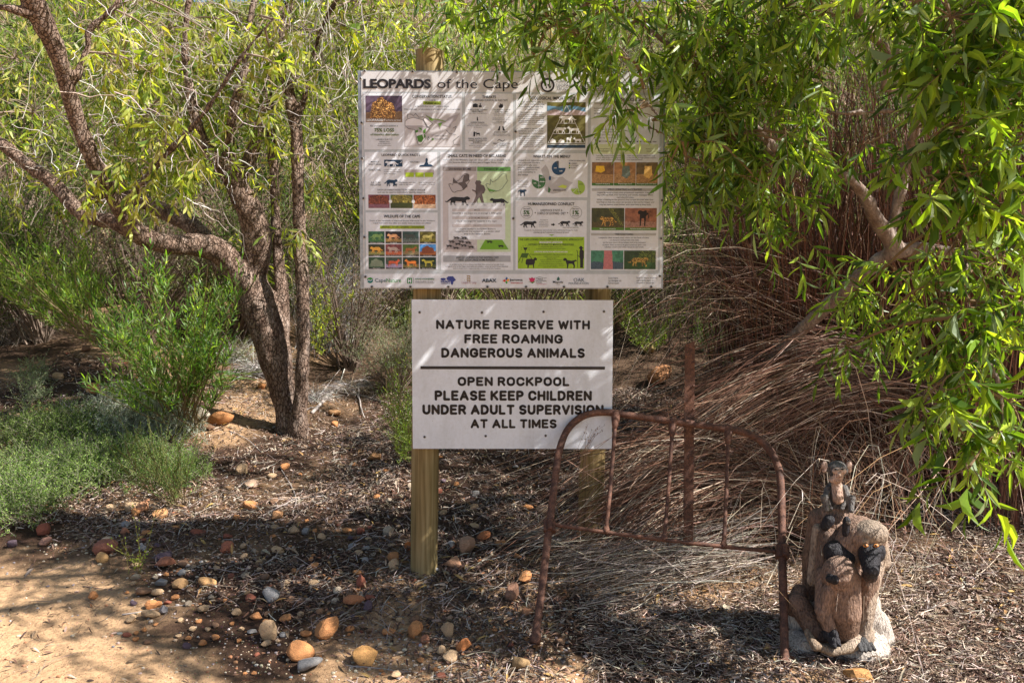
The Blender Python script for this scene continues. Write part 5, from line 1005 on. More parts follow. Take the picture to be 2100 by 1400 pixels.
for px, py, D, r, n in ((1090, 110, 2.85, .08, 4), (1130, 60, 2.85, .14, 9), (1190, 110, 2.8, .12, 8), (1240, 70, 2.8, .14, 10), (1255, 150, 2.75, .08, 5), (1150, 10, 2.9, .2, 12), (1290, 20, 2.8, .2, 14), (1060, 30, 3.0, .15, 8), (1300, 100, 2.9, .12, 7),
    (1262, 262, 2.78, .05, 3), (1310, 262, 2.8, .05, 3), (1350, 285, 2.8, .05, 2), (1375, 370, 2.85, .05, 2), (1395, 440, 2.9, .05, 2),
    (1400, 50, 3.0, .2, 14), (1430, 160, 3.0, .13, 9), (1455, 270, 2.95, .12, 9), (1450, 360, 2.9, .1, 7), (1500, 100, 3.0, .25, 20), (1510, 220, 3.0, .2, 16), (1520, 320, 2.95, .16, 12), (1560, 370, 2.9, .14, 9), (1600, 50, 2.9, .25, 18), (1600, 180, 2.9, .2, 14), (1620, 300, 2.8, .14, 8), (1560, 400, 2.8, .08, 4),
    (1690, 50, 2.7, .16, 8), (1680, 180, 2.8, .1, 3), (1665, 330, 2.7, .07, 3), (1640, 400, 2.9, .06, 3), (1780, 320, 2.8, .06, 3), (1640, 520, 3.1, .055, 3), (1575, 480, 3.1, .05, 2),
    (1880, 30, 2.4, .12, 6), (1950, 60, 2.3, .18, 12), (2050, 50, 2.3, .2, 14), (1930, 150, 2.3, .09, 5), (2000, 170, 2.3, .15, 9), (2080, 220, 2.3, .12, 7), (1930, 190, 2.5, .08, 2), (1880, 290, 2.5, .06, 2),
    (1960, 290, 2.3, .1, 6), (1910, 330, 2.4, .09, 4), (2050, 330, 2.3, .12, 7), (1990, 390, 2.3, .1, 6), (2080, 440, 2.3, .1, 5), (1930, 410, 2.3, .07, 4),
    (1770, 620, 3.0, .12, 7), (1840, 590, 2.9, .1, 5), (1810, 680, 2.9, .08, 4), (1745, 730, 2.9, .05, 3), (1960, 530, 2.5, .09, 5), (2040, 560, 2.4, .12, 7), (1930, 620, 2.6, .09, 5), (2000, 650, 2.4, .1, 6), (2080, 640, 2.4, .1, 5),
    (1960, 740, 2.4, .1, 6), (2050, 740, 2.4, .1, 6), (1930, 820, 2.3, .07, 4), (2000, 830, 2.3, .09, 6), (2070, 850, 2.3, .1, 6), (1990, 920, 2.25, .06, 4), (2060, 940, 2.3, .07, 4), (1985, 985, 2.2, .035, 2), (1890, 850, 2.35, .03, 1),
    (1750, -60, 2.6, .25, 14), (1550, -60, 2.8, .3, 20), (1350, -60, 2.8, .3, 18), (1150, -60, 2.9, .3, 16), (1950, -60, 2.3, .25, 14), (2150, 60, 2.5, .2, 10), (2160, 330, 2.6, .15, 8), (2150, 560, 2.6, .12, 5),
    (980, -20, 3.1, .2, 10), (1000, 60, 3.6, .2, 9), (900, 10, 3.6, .25, 12), (940, 90, 4.2, .25, 10)):
    CL.append((P(px, py-(38 if px < 1400 else 25), D), r*np.array([1, .9, 1]), int(n*(1.15 if px < 1400 else 1.6))))
A = clusters(T2, g, CL, .086, .0130, 11, .13, DG, .48, .28, (.20, .13, .07), dirb=(0, 0, -.3), side=.85)
# canopy above and right, outside the frame: casts the dappled shade
CN_ = []
for q in SHADE_CANOPY: CN_.append((np.array(q[:3]), np.array(q[3:6]), int(q[6])))
A2 = clusters(T2, g, CN_, .105, .02, 11, .25, DG, .6, .35, (.20, .13, .07))
mk('twigs', g, M_twig, rt, kind='stuff')
crown(A, rt, M_leaf, 295, 'green', DG)
g = Geo(); lv(g, A2, 1); mk('shade_canopy_foliage', g, M_leaf, rt, kind='stuff')

# ================================================================== reeds
def reeds(name, roots, ctrl, tips, r0, cols, label, grp='clumps of brown dry reeds', jt=.06, w=None, extra=None):
    n = len(roots); t = np.linspace(0, 1, 7)[None, :, None]
    p = roots[:, None]*(1-t)**2+2*ctrl[:, None]*t*(1-t)+tips[:, None]*t**2; p = p+np.cumsum(rs.normal(size=(n, 7, 3))*rs.gamma(1.2, 1, (n, 1, 1)), 1)*.014
    kk = rs.choice(n, n//7); p[kk, 4:] = p[kk, 3:4]+(p[kk, 4:]-p[kk, 3:4])*.6+rs.normal(size=(len(kk), 1, 3))*np.arange(1, 4)[None, :, None]*.04
    p[..., 2] = np.maximum(p[..., 2], H(p[..., 0], p[..., 1])+.01)
    g = Geo(); tubes(g, p, rs.uniform(.4, 1.5, n)[:, None]*r0*.85*np.linspace(1, .45, 7)[None], 3, pal(n, cols, .45, w))
    # side blades at nodes
    k = rs.choice(n, n//3); q = p[k, 4]; d = norm(p[k, 5]-p[k, 4]+rs.normal(size=(len(k), 3))*.05); leaves(g, q, d, rdir(len(k)), rs.uniform(.04, .14, len(k)), .0035, pal(len(k), cols, .35, w), 0, .3)
    mk(name, g, M_dry, kind='stuff', label=label, cat='reeds', group=grp)
RC = [(.10, .040, .022), (.17, .070, .040), (.05, .022, .014), (.26, .125, .078), (.42, .28, .19)]
def up(n, x0, x1, y0, y1, h0, h1, lean):
    x = rs.uniform(x0, x1, n); y = rs.uniform(y0, y1, n); r = np.column_stack([x, y, H(x, y)]); h = rs.uniform(h0, h1, n)
    d = rs.normal(size=(n, 3))*[.13, .13, 0]+np.array(lean); tip = r+np.array([0, 0, 1])*h[:, None]+d*h[:, None]; c = r+np.array([0, 0, .55])*h[:, None]+d*h[:, None]*.25; return r, c, tip
reeds('reed_stand', *up(2600, 1.35, 3.1, 4.1, 5.4, 1.3, 2.3, (-.06, 0, 0)), .0034, RC, 'tall upright stand of red brown reeds filling the far right', w=[.35, .3, .2, .1, .05])
reeds('reed_stand', *up(1100, 2.2, 3.8, 3.5, 4.6, 1.2, 2.1, (-.1, 0, 0)), .0032, RC, 'upright reeds at the right edge behind the hanging leaves', w=[.3, .3, .15, .15, .1])
def lean_reeds(n, root, rj, cp, cj, tip, tj):
    return (np.array(root)+rs.normal(size=(n, 3))*rj, np.array(cp)+rs.normal(size=(n, 3))*cj, np.array(tip)+rs.normal(size=(n, 3))*tj)
def lean_px(n, a, b, c, ja, jb, jc):
    """root a, apex b, tip c given as pixel+distance; one random blend runs across each bundle"""
    A_, B_, C_ = [np.array([P(*q) for q in s]) for s in (a, b, c)]
    s = rs.uniform(0, 1, n)[:, None]; f = lambda M_: M_[0]*(1-s)+M_[1]*s
    return f(A_)+rs.normal(size=(n, 3))*ja, f(B_)+rs.normal(size=(n, 3))*jb, f(C_)+rs.normal(size=(n, 3))*jc
RL = [(.12, .056, .036), (.20, .10, .065), (.32, .20, .135), (.54, .43, .33), (.045, .022, .015)]
# big leaning bundle running from the upper right to the stake
reeds('leaning_reeds', *lean_px(430, [(1800, 820, 4.2), (1980, 900, 4.0)], [(1760, 560, 4.1), (1850, 720, 3.9)], [(1380, 830, 3.7), (1480, 960, 3.6)], .10, .09, .09), .0026, RL, 'bundle of dry reeds leaning left along the bare grey limb', w=[.3, .25, .2, .1, .15])
# fan that arches over behind the bed frame and droops to the left
reeds('arching_reeds', *lean_px(760, [(1560, 1120, 3.75), (1760, 1080, 3.6)], [(1450, 760, 3.85), (1480, 900, 3.55)], [(1160, 1000, 3.42), (1260, 1170, 3.3)], .10, .15, .16), .0021, RL, 'fan of reeds arching left behind the rusty bed frame, tips drooping', w=[.25, .25, .22, .18, .1])
reeds('arching_reeds', *lean_px(380, [(1620, 1130, 3.6), (1750, 1090, 3.5)], [(1520, 880, 3.6), (1560, 980, 3.5)], [(1270, 1060, 3.35), (1420, 1180, 3.3)], .08, .12, .13), .0020, RL, 'lower layer of arching reeds between the bed frame spindles', w=[.25, .25, .2, .15, .15])
reeds('fallen_reeds', *lean_px(150, [(1520, 1080, 3.35), (1560, 1150, 3.2)], [(1380, 1085, 3.2), (1400, 1180, 3.0)], [(1120, 1150, 3.1), (1260, 1210, 2.9)], .06, .03, .05), .0017, [(.30, .25, .20), (.48, .42, .36), (.16, .12, .09)], 'pale grey flattened reeds lying under the bed frame cross rail')
reeds('tangled_reeds', *lean_px(400, [(1600, 1130, 3.7), (1950, 1000, 3.8)], [(1500, 850, 3.7), (1900, 750, 3.8)], [(1450, 1050, 3.6), (1850, 950, 3.7)], .16, .24, .22), .0018, RL, 'loose tangle of thin dry reeds behind the baboon statue', w=[.25, .25, .2, .2, .1])
reeds('tangled_reeds', *lean_px(45, [(1560, 1150, 3.2), (1950, 1050, 3.2)], [(1620, 900, 3.2), (1950, 800, 3.1)], [(1560, 1250, 2.75), (1900, 1220, 2.7)], .12, .2, .18), .0014, [(.55, .42, .3), (.65, .55, .45), (.4, .22, .12)], 'few fine pale stalks criss crossing in front of the statue')
reeds('grass_thatch', *lean_px(330, [(1400, 700, 5.2), (1750, 560, 5.2)], [(1400, 420, 5.4), (1650, 380, 5.2)], [(1380, 640, 4.8), (1560, 420, 4.9)], .30, .25, .28), .0028, [(.17, .10, .065), (.26, .17, .11), (.44, .34, .24), (.08, .05, .035)], 'mass of brown grass hanging right of the information board')
reeds('arching_reeds', *lean_px(130, [(1720, 900, 4.4), (1850, 700, 4.4)], [(1450, 350, 4.3), (1500, 500, 4.2)], [(1290, 760, 4.0), (1400, 560, 4.0)], .12, .2, .2), .0020, RL, 'thin long reeds arching over just right of the board')
# ---------------------------------------------------------------- dry grass tufts
def tuft(px, py, n, L, spread, cols, label, lean=(0, 0, 1.), r0=.0018, name='grass_tuft', cat_='grass tuft', grp=None, dz=0, wd=None):
    c = G(px, py); r = c+rs.normal(size=(n, 3))*[.07*L*2, .07*L*2, 0]; r[:, 2] = H(r[:, 0], r[:, 1])
    d = norm(rs.normal(size=(n, 3))*[spread, spread, .1]+np.array(lean)); l = L*rs.uniform(.5, 1.15, n)[:, None]
    tip = r+d*l+DOWN*l*rs.uniform(0, .45, (n, 1)); ct = r+d*l*.6+np.array([0, 0, .12])*l
    t = np.linspace(0, 1, 6)[None, :, None]; p = r[:, None]*(1-t)**2+2*ct[:, None]*t*(1-t)+tip[:, None]*t**2
    g = Geo(); tubes(g, p, rs.uniform(.6, 1.3, n)[:, None]*r0*np.linspace(1, .3, 6)[None], 3, pal(n, cols, .3)); return mk(name, g, M_leafd if wd else M_dry, kind='stuff', label=label, cat=cat_, group=grp)
GRYG = [(.46, .43, .40), (.60, .57, .53), (.33, .29, .26), (.2, .17, .15)]; GG = [(.16, .2, .06), (.24, .27, .09), (.35, .33, .18), (.1, .14, .04)]; TG = [(.45, .33, .22), (.33, .22, .14), (.55, .44, .31), (.24, .16, .1)]
tuft(700, 640, 700, 1.0, .30, GRYG, 'fountain of pale grey dead grass right of the tree trunk', (-.25, 0, 1), .0026)
tuft(660, 700, 450, .9, .35, GRYG, 'grey straw tuft leaning against the thin trunk', (.35, 0, 1), .0024)
tuft(760, 600, 450, .8, .5, GG+GRYG[:1], 'olive green grass clump left of the information board', (0, 0, 1), .0024)
tuft(700, 560, 500, .9, .5, GG, 'yellow green grass clump behind the slender trunk', (0, 0, 1), .0026)
tuft(1020, 622, 300, .35, .6, GG+TG, 'short green grass seen between the two signs', (0, 0, 1), .0022)
tuft(1300, 640, 380, .45, .6, GG, 'green grass clump just right of the lower sign top', (0, 0, 1), .0022)
tuft(1420, 640, 300, .5, .6, GG+TG[:1], 'olive grass clump on the slope behind the iron stake', (0, 0, 1), .0022)
tuft(800, 650, 300, .35, .8, TG, 'brown grass on the bank left of the lower sign', (0, 0, 1), .0022)
tuft(760, 690, 300, .28, .9, TG, 'tan straw on the bank above the fallen branch', (0, 0, 1), .002)
tuft(480, 740, 260, .35, .9, GG+GRYG, 'pale green grass between the leafy shrub and trunk', (0, 0, .8), .002)
tuft(540, 770, 260, .35, .9, GRYG, 'grey straw at the left side of the trunk foot', (-.2, 0, .7), .002)
tuft(1330, 700, 260, .25, .9, TG, 'yellow straw beside the orange rock on the slope', (0, 0, 1), .0018)
tuft(1180, 1120, 160, .35, .9, GRYG+TG, 'straw lying around the right sign post foot', (-.6, -.2, .35), .0013)
tuft(640, 820, 240, .25, 1.2, GRYG, 'short grey straw right of the trunk foot', (0, 0, .5), .0014)
tuft(720, 800, 240, .25, 1.2, GRYG+TG, 'dry straw heap by the fallen branches', (0, 0, .5), .0014)
tuft(30, 700, 300, .5, .8, [(.1, .08, .06), (.2, .16, .12), (.3, .26, .2)], 'dark dry grass under the shrub at the left edge', (0, 0, .8), .002)
# hillside grass and scrub (far, uncountable)
g = Geo(); N = 34000; y = 7.5+45*rs.uniform(0, 1, N)**1.8; x = rs.uniform(-.75, .75, N)*y; r = np.column_stack([x, y, H(x, y)]); n1 = fbm(r, .35, 3, 55)
d = norm(rs.normal(size=(N, 3))*[.4, .4, .1]+[0, 0, 1]); leaves(g, r, d, rdir(N), (.18+.012*y)*rs.uniform(.6, 1.3, N), .008+.0016*y, np.where((n1 > .42)[:, None], pal(N, GG, .25), pal(N, TG+GG, .35)), 0, .3)
mk('hillside_grass', g, M_leafd, kind='stuff', label='dry yellow grass covering the hillside behind', cat='grass')

# ================================================================== shrubs
def shrub_geo(h, rad, nst, nsp, ll, lw, K, L, cols, upd=.6, droop=.1, hang=.0, det=0, tw=TW, w=None):
    g = Geo(); g2 = Geo(); b = rs.normal(size=(nst, 3))*[.04, .04, 0]; a = rs.uniform(0, 6.28, nst); q = rs.uniform(.1, 1, nst)**.6
    tip = np.column_stack([np.cos(a)*rad*q, np.sin(a)*rad*q, h*(1-.35*q**2)*rs.uniform(.7, 1.05, nst)]); c = (b+tip)/2+[0, 0, .12*h]
    t = np.linspace(0, 1, 7)[None, :, None]; p = b[:, None]*(1-t)**2+2*c[:, None]*t*(1-t)+tip[:, None]*t**2
    tubes(g2, p, np.linspace(.012, .003, 7)*min(1, h), 4, tw)
    m = nst*nsp; tt = rs.uniform(.3, 1, (nst, nsp)); B_ = (b[:, None]*(1-tt[..., None])**2+2*c[:, None]*tt[..., None]*(1-tt[..., None])+tip[:, None]*tt[..., None]**2).reshape(-1, 3)
    ax = np.repeat(norm(tip-b), nsp, 0); d = norm(ax*.6+rdir(m)*.9+np.array([0, 0, upd])); path, A = sprigs(B_+rdir(m)*.04*rad, d, L*rs.uniform(.6, 1.2, m), K, ll, lw, droop, cols, w, hang, .7)
    tubes(g2, path, np.array([.0022, .002, .0018, .0014, .0008]), 3, tw); lv(g, A, det); return g, g2
def make_shrub(name, loc, geo, label, cat_='shrub', grp=None, mat=None, sc=1., rz=0.):
    t = empty(name, Vector(loc), label, cat_, grp)
    for nm, q, m in (('foliage', geo[0], mat or M_leafd), ('stems', geo[1], M_twig)):
        me = q if not isinstance(q, Geo) else q.mesh(nm)
        if not me.materials: me.materials.append(m)
        o = bpy.data.objects.new(nm, me); COL.objects.link(o); o.parent = t; o['kind'] = 'stuff'
    t.scale = (sc, sc, sc); t.rotation_euler = (0, 0, rz); return t
MG = [(.08, .14, .025), (.12, .18, .035), (.16, .22, .05), (.06, .09, .02)]; GY = [(.17, .20, .12), (.25, .27, .17), (.10, .12, .07)]; OLV = [(.22, .24, .07), (.3, .3, .1), (.15, .17, .05)]
protos = []
BT = [(.17, .12, .09), (.28, .22, .17), (.09, .06, .045), (.12, .14, .05)]
for cols, ll, h, rad, kk in (([tuple(c*.8 for c in q) for q in MG], .075, 2.0, 1.0, 12), ([tuple(c*.72 for c in q) for q in OLV], .065, 1.8, 1.1, 12), (GY, .05, 1.2, .9, 12), ([tuple(c*.75 for c in q) for q in YG], .085, 2.6, 1.2, 12), (BT, .05, 1.6, 1.1, 6)):
    ge = shrub_geo(h, rad, 34, 16, ll, ll*.2, kk, .36, cols, tw=(.15, .105, .08) if kk == 6 else TW); protos.append(tuple(q.mesh(n) for q, n in zip(ge, ('foliage', 'stems'))))
BS = [(-4.4, 7.0, 4, 1.1, 'brown twiggy bush behind the left limbs at the frame edge'), (-3.5, 7.6, 3, 1.1, 'leafy bush behind the forked limbs of the left tree'), (-2.4, 6.9, 4, .9, 'bare twiggy brown bush behind the left tree crotch'), (-3.0, 6.4, 4, .8, 'brown twiggy bush low behind the long left limb'),
      (-1.2, 8.0, 3, 1.0, 'tall yellow green bush behind the slender trunk'), (-.2, 9.0, 3, 1.05, 'yellow green bush above the left sign post top'), (1.0, 8.6, 1, 1.1, 'olive bush behind the top of the information board'), (2.2, 8.4, 0, 1.2, 'green bush behind the hanging leaves at upper right'), (3.6, 7.4, 0, 1.3, 'dark green bush behind the reeds'),
      (-5.8, 9.5, 0, 1.6, 'big dark bush far back at the upper left'), (-2.2, 11, 1, 1.6, 'olive bush on the hillside behind the left tree'), (.6, 12, 2, 1.6, 'grey green bush on the hillside above the board'), (3.0, 12.5, 1, 1.8, 'olive bush on the hillside right of centre'), (-.9, 6.2, 2, .5, 'grey bush on the bank left of the board'),
      (1.75, 6.0, 0, .42, 'small dark green bush right of the lower sign'), (2.6, 5.9, 0, .6, 'dark leafy bush behind the iron stake'), (5.2, 8.5, 0, 1.6, 'dark bush behind the reed stand at far right'), (-4.1, 5.9, 0, .6, 'low green bush at the left edge of the bank'), (-7.5, 14, 1, 2, 'olive bush high on the far left slope'), (7, 15, 1, 2, 'olive bush high on the far right slope'), (-4.5, 17, 2, 2, 'grey bush high on the slope behind the left tree'), (2.4, 19, 2, 2, 'grey bush near the skyline right of centre')]
BS += [(-3.9, 6.6, 0, .8, 'dark leafy bush behind the bright shrub at the left edge'), (-2.1, 6.9, 0, .75, 'dark bush seen under the long left limb'), (-1.35, 6.6, 4, .75, 'grey brown twiggy bush behind the slender trunk low down'), (.1, 7.0, 4, .9, 'bare brown bush just behind the left sign post'), (1.3, 7.2, 0, .8, 'dark bush behind the right half of the board'), (2.1, 6.5, 4, .8, 'tangled bare brown bush in the gap right of the board'), (3.1, 6.3, 0, .8, 'dark bush behind the middle of the reeds'),
       (-5.2, 6.3, 3, .8, 'yellow green bush at the far left behind the bank'), (-2.9, 8.6, 0, 1.1, 'tall green bush on the slope between the left limbs'), (4.4, 6.4, 0, 1.0, 'dark bush at the right edge behind the reeds'), (-.7, 7.8, 1, .8, 'olive bush between slender trunk and board')]
for x, y, k, s, lab in BS: make_shrub('hillside_bush', on(x, y, -.05), protos[k], lab, 'bush', 'bushes on the slope behind the signs', M_leafd, s, rs.uniform(0, 6.28))
# narrow leaved shrub in front of the trunk, stems fanning up left
def fan_shrub(px, py, D, stems, ll, lw, cols, label, K=14, sub=6, r0=.0045):
    b = G(px, py) if D is None else P(px, py, D); g = Geo(); g2 = Geo(); As = []
    for tx, ty, tD in stems:
        tip = P(tx, ty, tD); c = (b+tip)/2+np.array([0, 0, -.04])+rs.normal(size=3)*.04; t = np.linspace(0, 1, 9)[:, None]; bb = b+rs.normal(size=3)*[.04, .04, 0]
        p = bb*(1-t)**2+2*c*t*(1-t)+tip*t**2; tubes(g2, p, np.linspace(r0, .0012, 9), 4, (.20, .15, .08))
        n = sub; tt = rs.uniform(.25, 1, n)[:, None]; q = bb*(1-tt)**2+2*c*tt*(1-tt)+tip*tt**2; ax = norm(tip-c)
        path, A = sprigs(q, norm(ax*.8+rdir(n)*.6+[0, 0, .3]), .2*rs.uniform(.5, 1.2, n), K, ll, lw, -.15, cols, None, -.35, .6); tubes(g2, path, np.array([.0016, .0014, .0012, .001, .0006]), 3, (.2, .2, .07)); As.append(A)
        path, A = sprigs((p[4])[None], ax[None], np.linalg.norm(tip-p[4])*np.ones(1), K*2, ll, lw, .0, cols, None, -.35, .6); As.append(A)
    A = cat(As); t = empty('narrow_leaf_shrub', Vector(b), label, 'shrub'); mk('stems', g2, M_twig, t, kind='stuff'); crown(A, t, M_leaf, 0, 'n', cols, detail_near=1); return t
NL = [(.06, .12, .022), (.10, .20, .03), (.17, .28, .045), (.035, .08, .015), (.24, .32, .14)]
st = [(rs.uniform(150, 490), rs.uniform(535, 690), rs.uniform(3.9, 4.9)) for _ in range(38)]+[(rs.uniform(190, 490), rs.uniform(640, 800), rs.uniform(4.0, 4.7)) for _ in range(18)]
fan_shrub(385, 880, None, st, .055, .0075, NL, 'airy narrow leaved green shrub fanning up beside the leaning trunk')
st = [(rs.uniform(-40, 200), rs.uniform(430, 620), rs.uniform(4.6, 5.6)) for _ in range(30)]
fan_shrub(190, 700, 5.2, st, .055, .0065, [(.12, .22, .035), (.18, .28, .05), (.08, .15, .025), (.25, .33, .09)], 'bright green narrow leaved shrub at the left edge, sunlit')
st = [(rs.uniform(790, 860), rs.uniform(770, 850), rs.uniform(3.9, 4.3)) for _ in range(16)]+[(rs.uniform(800, 860), rs.uniform(850, 940), rs.uniform(3.6, 4.0)) for _ in range(10)]
fan_shrub(830, 940, None, st, .02, .0035, MG, 'small dark green shrub behind the left sign post', 14, 6, .002)
st = [(rs.uniform(250, 400), rs.uniform(890, 1000), rs.uniform(3.5, 4.0)) for _ in range(22)]
fan_shrub(365, 1035, None, st, .014, .0038, [(.09, .15, .05), (.14, .22, .08), (.06, .1, .03)], 'small upright dark green shrublet above the heap of stones', 16, 7, .0025)
st = [(rs.uniform(1260, 1400), rs.uniform(590, 690), rs.uniform(5.2, 5.8)) for _ in range(16)]
fan_shrub(1330, 730, None, st, .03, .005, MG, 'green leafy plant right of the lower sign', 12, 6, .002)
st = [(720, 600, 5.6), (650, 640, 5.4), (640, 600, 5.5), (668, 620, 5.5), (655, 690, 5.3), (690, 560, 5.7)]
fan_shrub(650, 720, None, st, .03, .008, YG, 'light green bushy plant right of the slender trunk', 16, 8, .002)
st = [(285, 1130, 2.95), (295, 1140, 2.95), (275, 1140, 2.95), (290, 1150, 2.93)]
fan_shrub(290, 1172, None, st, .012, .005, [(.2, .28, .05), (.28, .34, .08)], 'tiny lime green seedling on the sand among stones', 7, 2, .0012)
# grey green ground cover
def cover(spots, cols, label, ll=.015, lw=.0046, n=1900, h=.14, tw=(.25, .22, .17)):
    g = Geo(); g2 = Geo(); As = []
    for px, py, w_, k in spots:
        c = G(px, py); m = int(n*k); r = c+rs.normal(size=(m, 3))*[w_*.5, w_*.42, 0]; r[:, 2] = H(r[:, 0], r[:, 1]); e = np.exp(-(((r[:, 0]-c[0])/w_)**2+((r[:, 1]-c[1])/w_)**2)*.8)
        r[:, 2] += rs.uniform(0, 1, m)*h*e; d = norm(rs.normal(size=(m, 3))*[.7, .7, .2]+[0, -.1, .75]); path, A = sprigs(r, d, rs.uniform(.05, .13, m), 15, ll, lw, -.05, cols, None, -.2, .8, .05); As.append(A)
        tubes(g2, path, np.array([.0011, .001, .0008, .0007, .0005]), 3, tw)
    A = cat(As); t = empty('ground_cover', Vector(G(*spots[0][:2])), label, 'ground cover'); t['kind'] = 'stuff'; g = Geo(); lv(g, A, 0); o = mk('foliage', g, M_leafd, t, kind='stuff'); mk('stems', g2, M_twig, t, kind='stuff')
CG = [(.17, .26, .06), (.27, .36, .10), (.11, .18, .035), (.07, .12, .025)]
cover([(40, 1010, .32, .5), (170, 985, .28, .45), (280, 965, .22, .3), (10, 1060, .26, .3)], CG, 'soft green ground cover spreading over the lower left bank', n=2000, h=.15)
cover([(150, 900, .25, .3), (60, 905, .25, .25), (380, 990, .12, .12)], MG+CG[:2], 'darker green creeping cover behind the soft green one', n=2300, h=.14)
cover([(290, 880, .26, .35), (230, 890, .2, .2), (350, 900, .16, .15)], [(.38, .42, .36), (.48, .5, .43), (.28, .31, .24)], 'silvery grey bush among the ground cover, left of the stones', n=2300, h=.24, tw=(.4, .36, .3))
cover([(60, 790, .09, .05), (70, 830, .09, .05), (90, 790, .07, .03)], [(.2, .26, .12), (.3, .35, .2)], 'sparse pale green plant on the bank at the left', n=1500, h=.16)
# strap leaved plant
g = Geo(); c = G(440, 790); n = 16; leaves(g, c+rs.normal(size=(n, 3))*.05+[0, 0, .06], norm(np.column_stack([rs.uniform(-.2, 1, n), rs.normal(size=n)*.4, rs.uniform(.0, .35, n)])), np.tile([0, -.3, 1.], (n, 1)), rs.uniform(.22, .4, n), .022, pal(n, [(.12, .2, .08), (.18, .26, .12)], .2), 2, .25)
mk('strap_leaf_plant', g, M_leaf, label='low plant with long strap leaves behind the leafy shrub', cat='plant')

# ================================================================== fallen sticks
def stick(pts, r, col, label, D=None, lift=.012, k=7):
    q = []
    for i, p in enumerate(pts):
        a = G(p[0], p[1]); q.append([a[0], a[1], a[2]+lift+(p[2] if len(p) > 2 else 0)])
    p = rope(np.array(q), 7); p = p+np.cumsum(rs.normal(size=p.shape), 0)*.0012; g = Geo(); tubes(g, p, np.linspace(r, r*.45, len(p))*(1+.3*(noise(p, 30, 5)-.5)), k, col, True)
    mk('fallen_stick', g, M_twig, label=label, cat='stick', group='sticks lying on the ground', smooth=True)
GS = (.36, .31, .28); DS = (.17, .12, .1); 
for s in (([(592, 1078), (640, 1030), (700, 985), (740, 970)], .0055, DS, 'long dark stick slanting up from the orange brown stone'), ([(600, 1060), (606, 1020), (585, 985), (572, 958)], .004, GS, 'crooked grey stick beside the long slanting one'),
    ([(530, 1066), (570, 1045), (620, 1020)], .003, GS, 'thin grey twig crossing left of the long slanting stick'), ([(640, 1025), (700, 1012), (760, 1000), (800, 978)], .0035, GS, 'thin grey stick running right towards the left sign post'), ([(570, 1025), (620, 1022), (668, 1010)], .007, (.38, .27, .2), 'thick short brown stick under the crossing twigs'),
    ([(500, 1100), (512, 1140), (538, 1175), (560, 1200)], .0035, DS, 'dark curved stick on the gravel below the tree'), ([(250, 1265), (320, 1252), (400, 1240)], .003, GS, 'straight thin stick lying across the sand edge'), ([(170, 1208), (230, 1213)], .002, DS, 'short thin twig on the sunlit sand'),
    ([(640, 850), (690, 800), (742, 782), (762, 795)], .014, GS, 'thick weathered branch arching over the ground right of the trunk'), ([(690, 806), (740, 812), (800, 830)], .011, (.3, .24, .2), 'second weathered branch under the arching one'), ([(735, 790), (740, 830), (748, 860)], .008, GS, 'short upright looking stub of weathered branch'), ([(560, 880), (600, 862), (640, 838), (660, 846)], .007, GS, 'grey root like stick at the right of the trunk foot'),
    ([(768, 744), (810, 728), (846, 708)], .008, (.3, .22, .16), 'dark straight branch pointing behind the lower sign'), ([(690, 810, .0), (715, 740, .02), (740, 670, .1)], .005, (.5, .46, .4), 'pale thin branch leaning up the bank'), ([(640, 830), (668, 800), (700, 760)], .005, GS, 'grey stick on the bank beside the slender trunk'),
    ([(700, 1075), (760, 1062), (830, 1050)], .003, DS, 'thin dark stick behind the left sign post foot'), ([(470, 886), (510, 905), (540, 930)], .0035, GS, 'small grey stick by the trunk foot, left side'), ([(900, 1240), (1000, 1190), (1060, 1170)], .002, GS, 'thin pale stalk between post foot and bed leg'),
    ([(706, 1370), (850, 1382), (1000, 1395)], .0022, GS, 'long thin pale stalk along the bottom edge'), ([(1660, 1250), (1550, 1330), (1490, 1395)], .0015, GS, 'thin pale stalk left of the statue base'), ([(1900, 1330), (2000, 1320), (2090, 1340)], .0024, (.6, .54, .46), 'pale stalk on the litter at the lower right'), ([(1840, 1280), (1960, 1240), (2060, 1235)], .002, (.6, .54, .46), 'pale thin stalk right of the statue'),
    ([(1910, 1200), (1990, 1300), (2010, 1390)], .0018, GS, 'slanting grey stalk in the right litter'), ([(2070, 1120), (2010, 1180), (1900, 1250)], .0022, (.5, .4, .3), 'brown stalk crossing the right litter')): stick(*s)
# seeding grass stem in front of the lower sign
g = Geo(); t = np.linspace(0, 1, 9)[:, None]
for k in range(9):
    a, b, c = P(1180+rs.uniform(-20, 30), 985+rs.uniform(-20, 20), 3.03), P(1200+rs.uniform(-10, 10), 900, 3.0), P(1222+rs.uniform(-25, 30), 868+rs.uniform(-6, 22), 2.98); p = a*(1-t)**2+2*b*t*(1-t)+c*t**2; tubes(g, p, np.linspace(.0009, .0004, 9), 3, (.2, .13, .09))
    m = 9; leaves(g, p[rs.randint(5, 9, m)], rdir(m), rdir(m), .007, .003, pal(m, [(.09, .05, .035), (.18, .11, .07)]), 0, .1)
mk('seed_grass', g, M_dry, kind='stuff', label='dark seeding grass stems crossing the lower right corner of the lower sign', cat='grass')
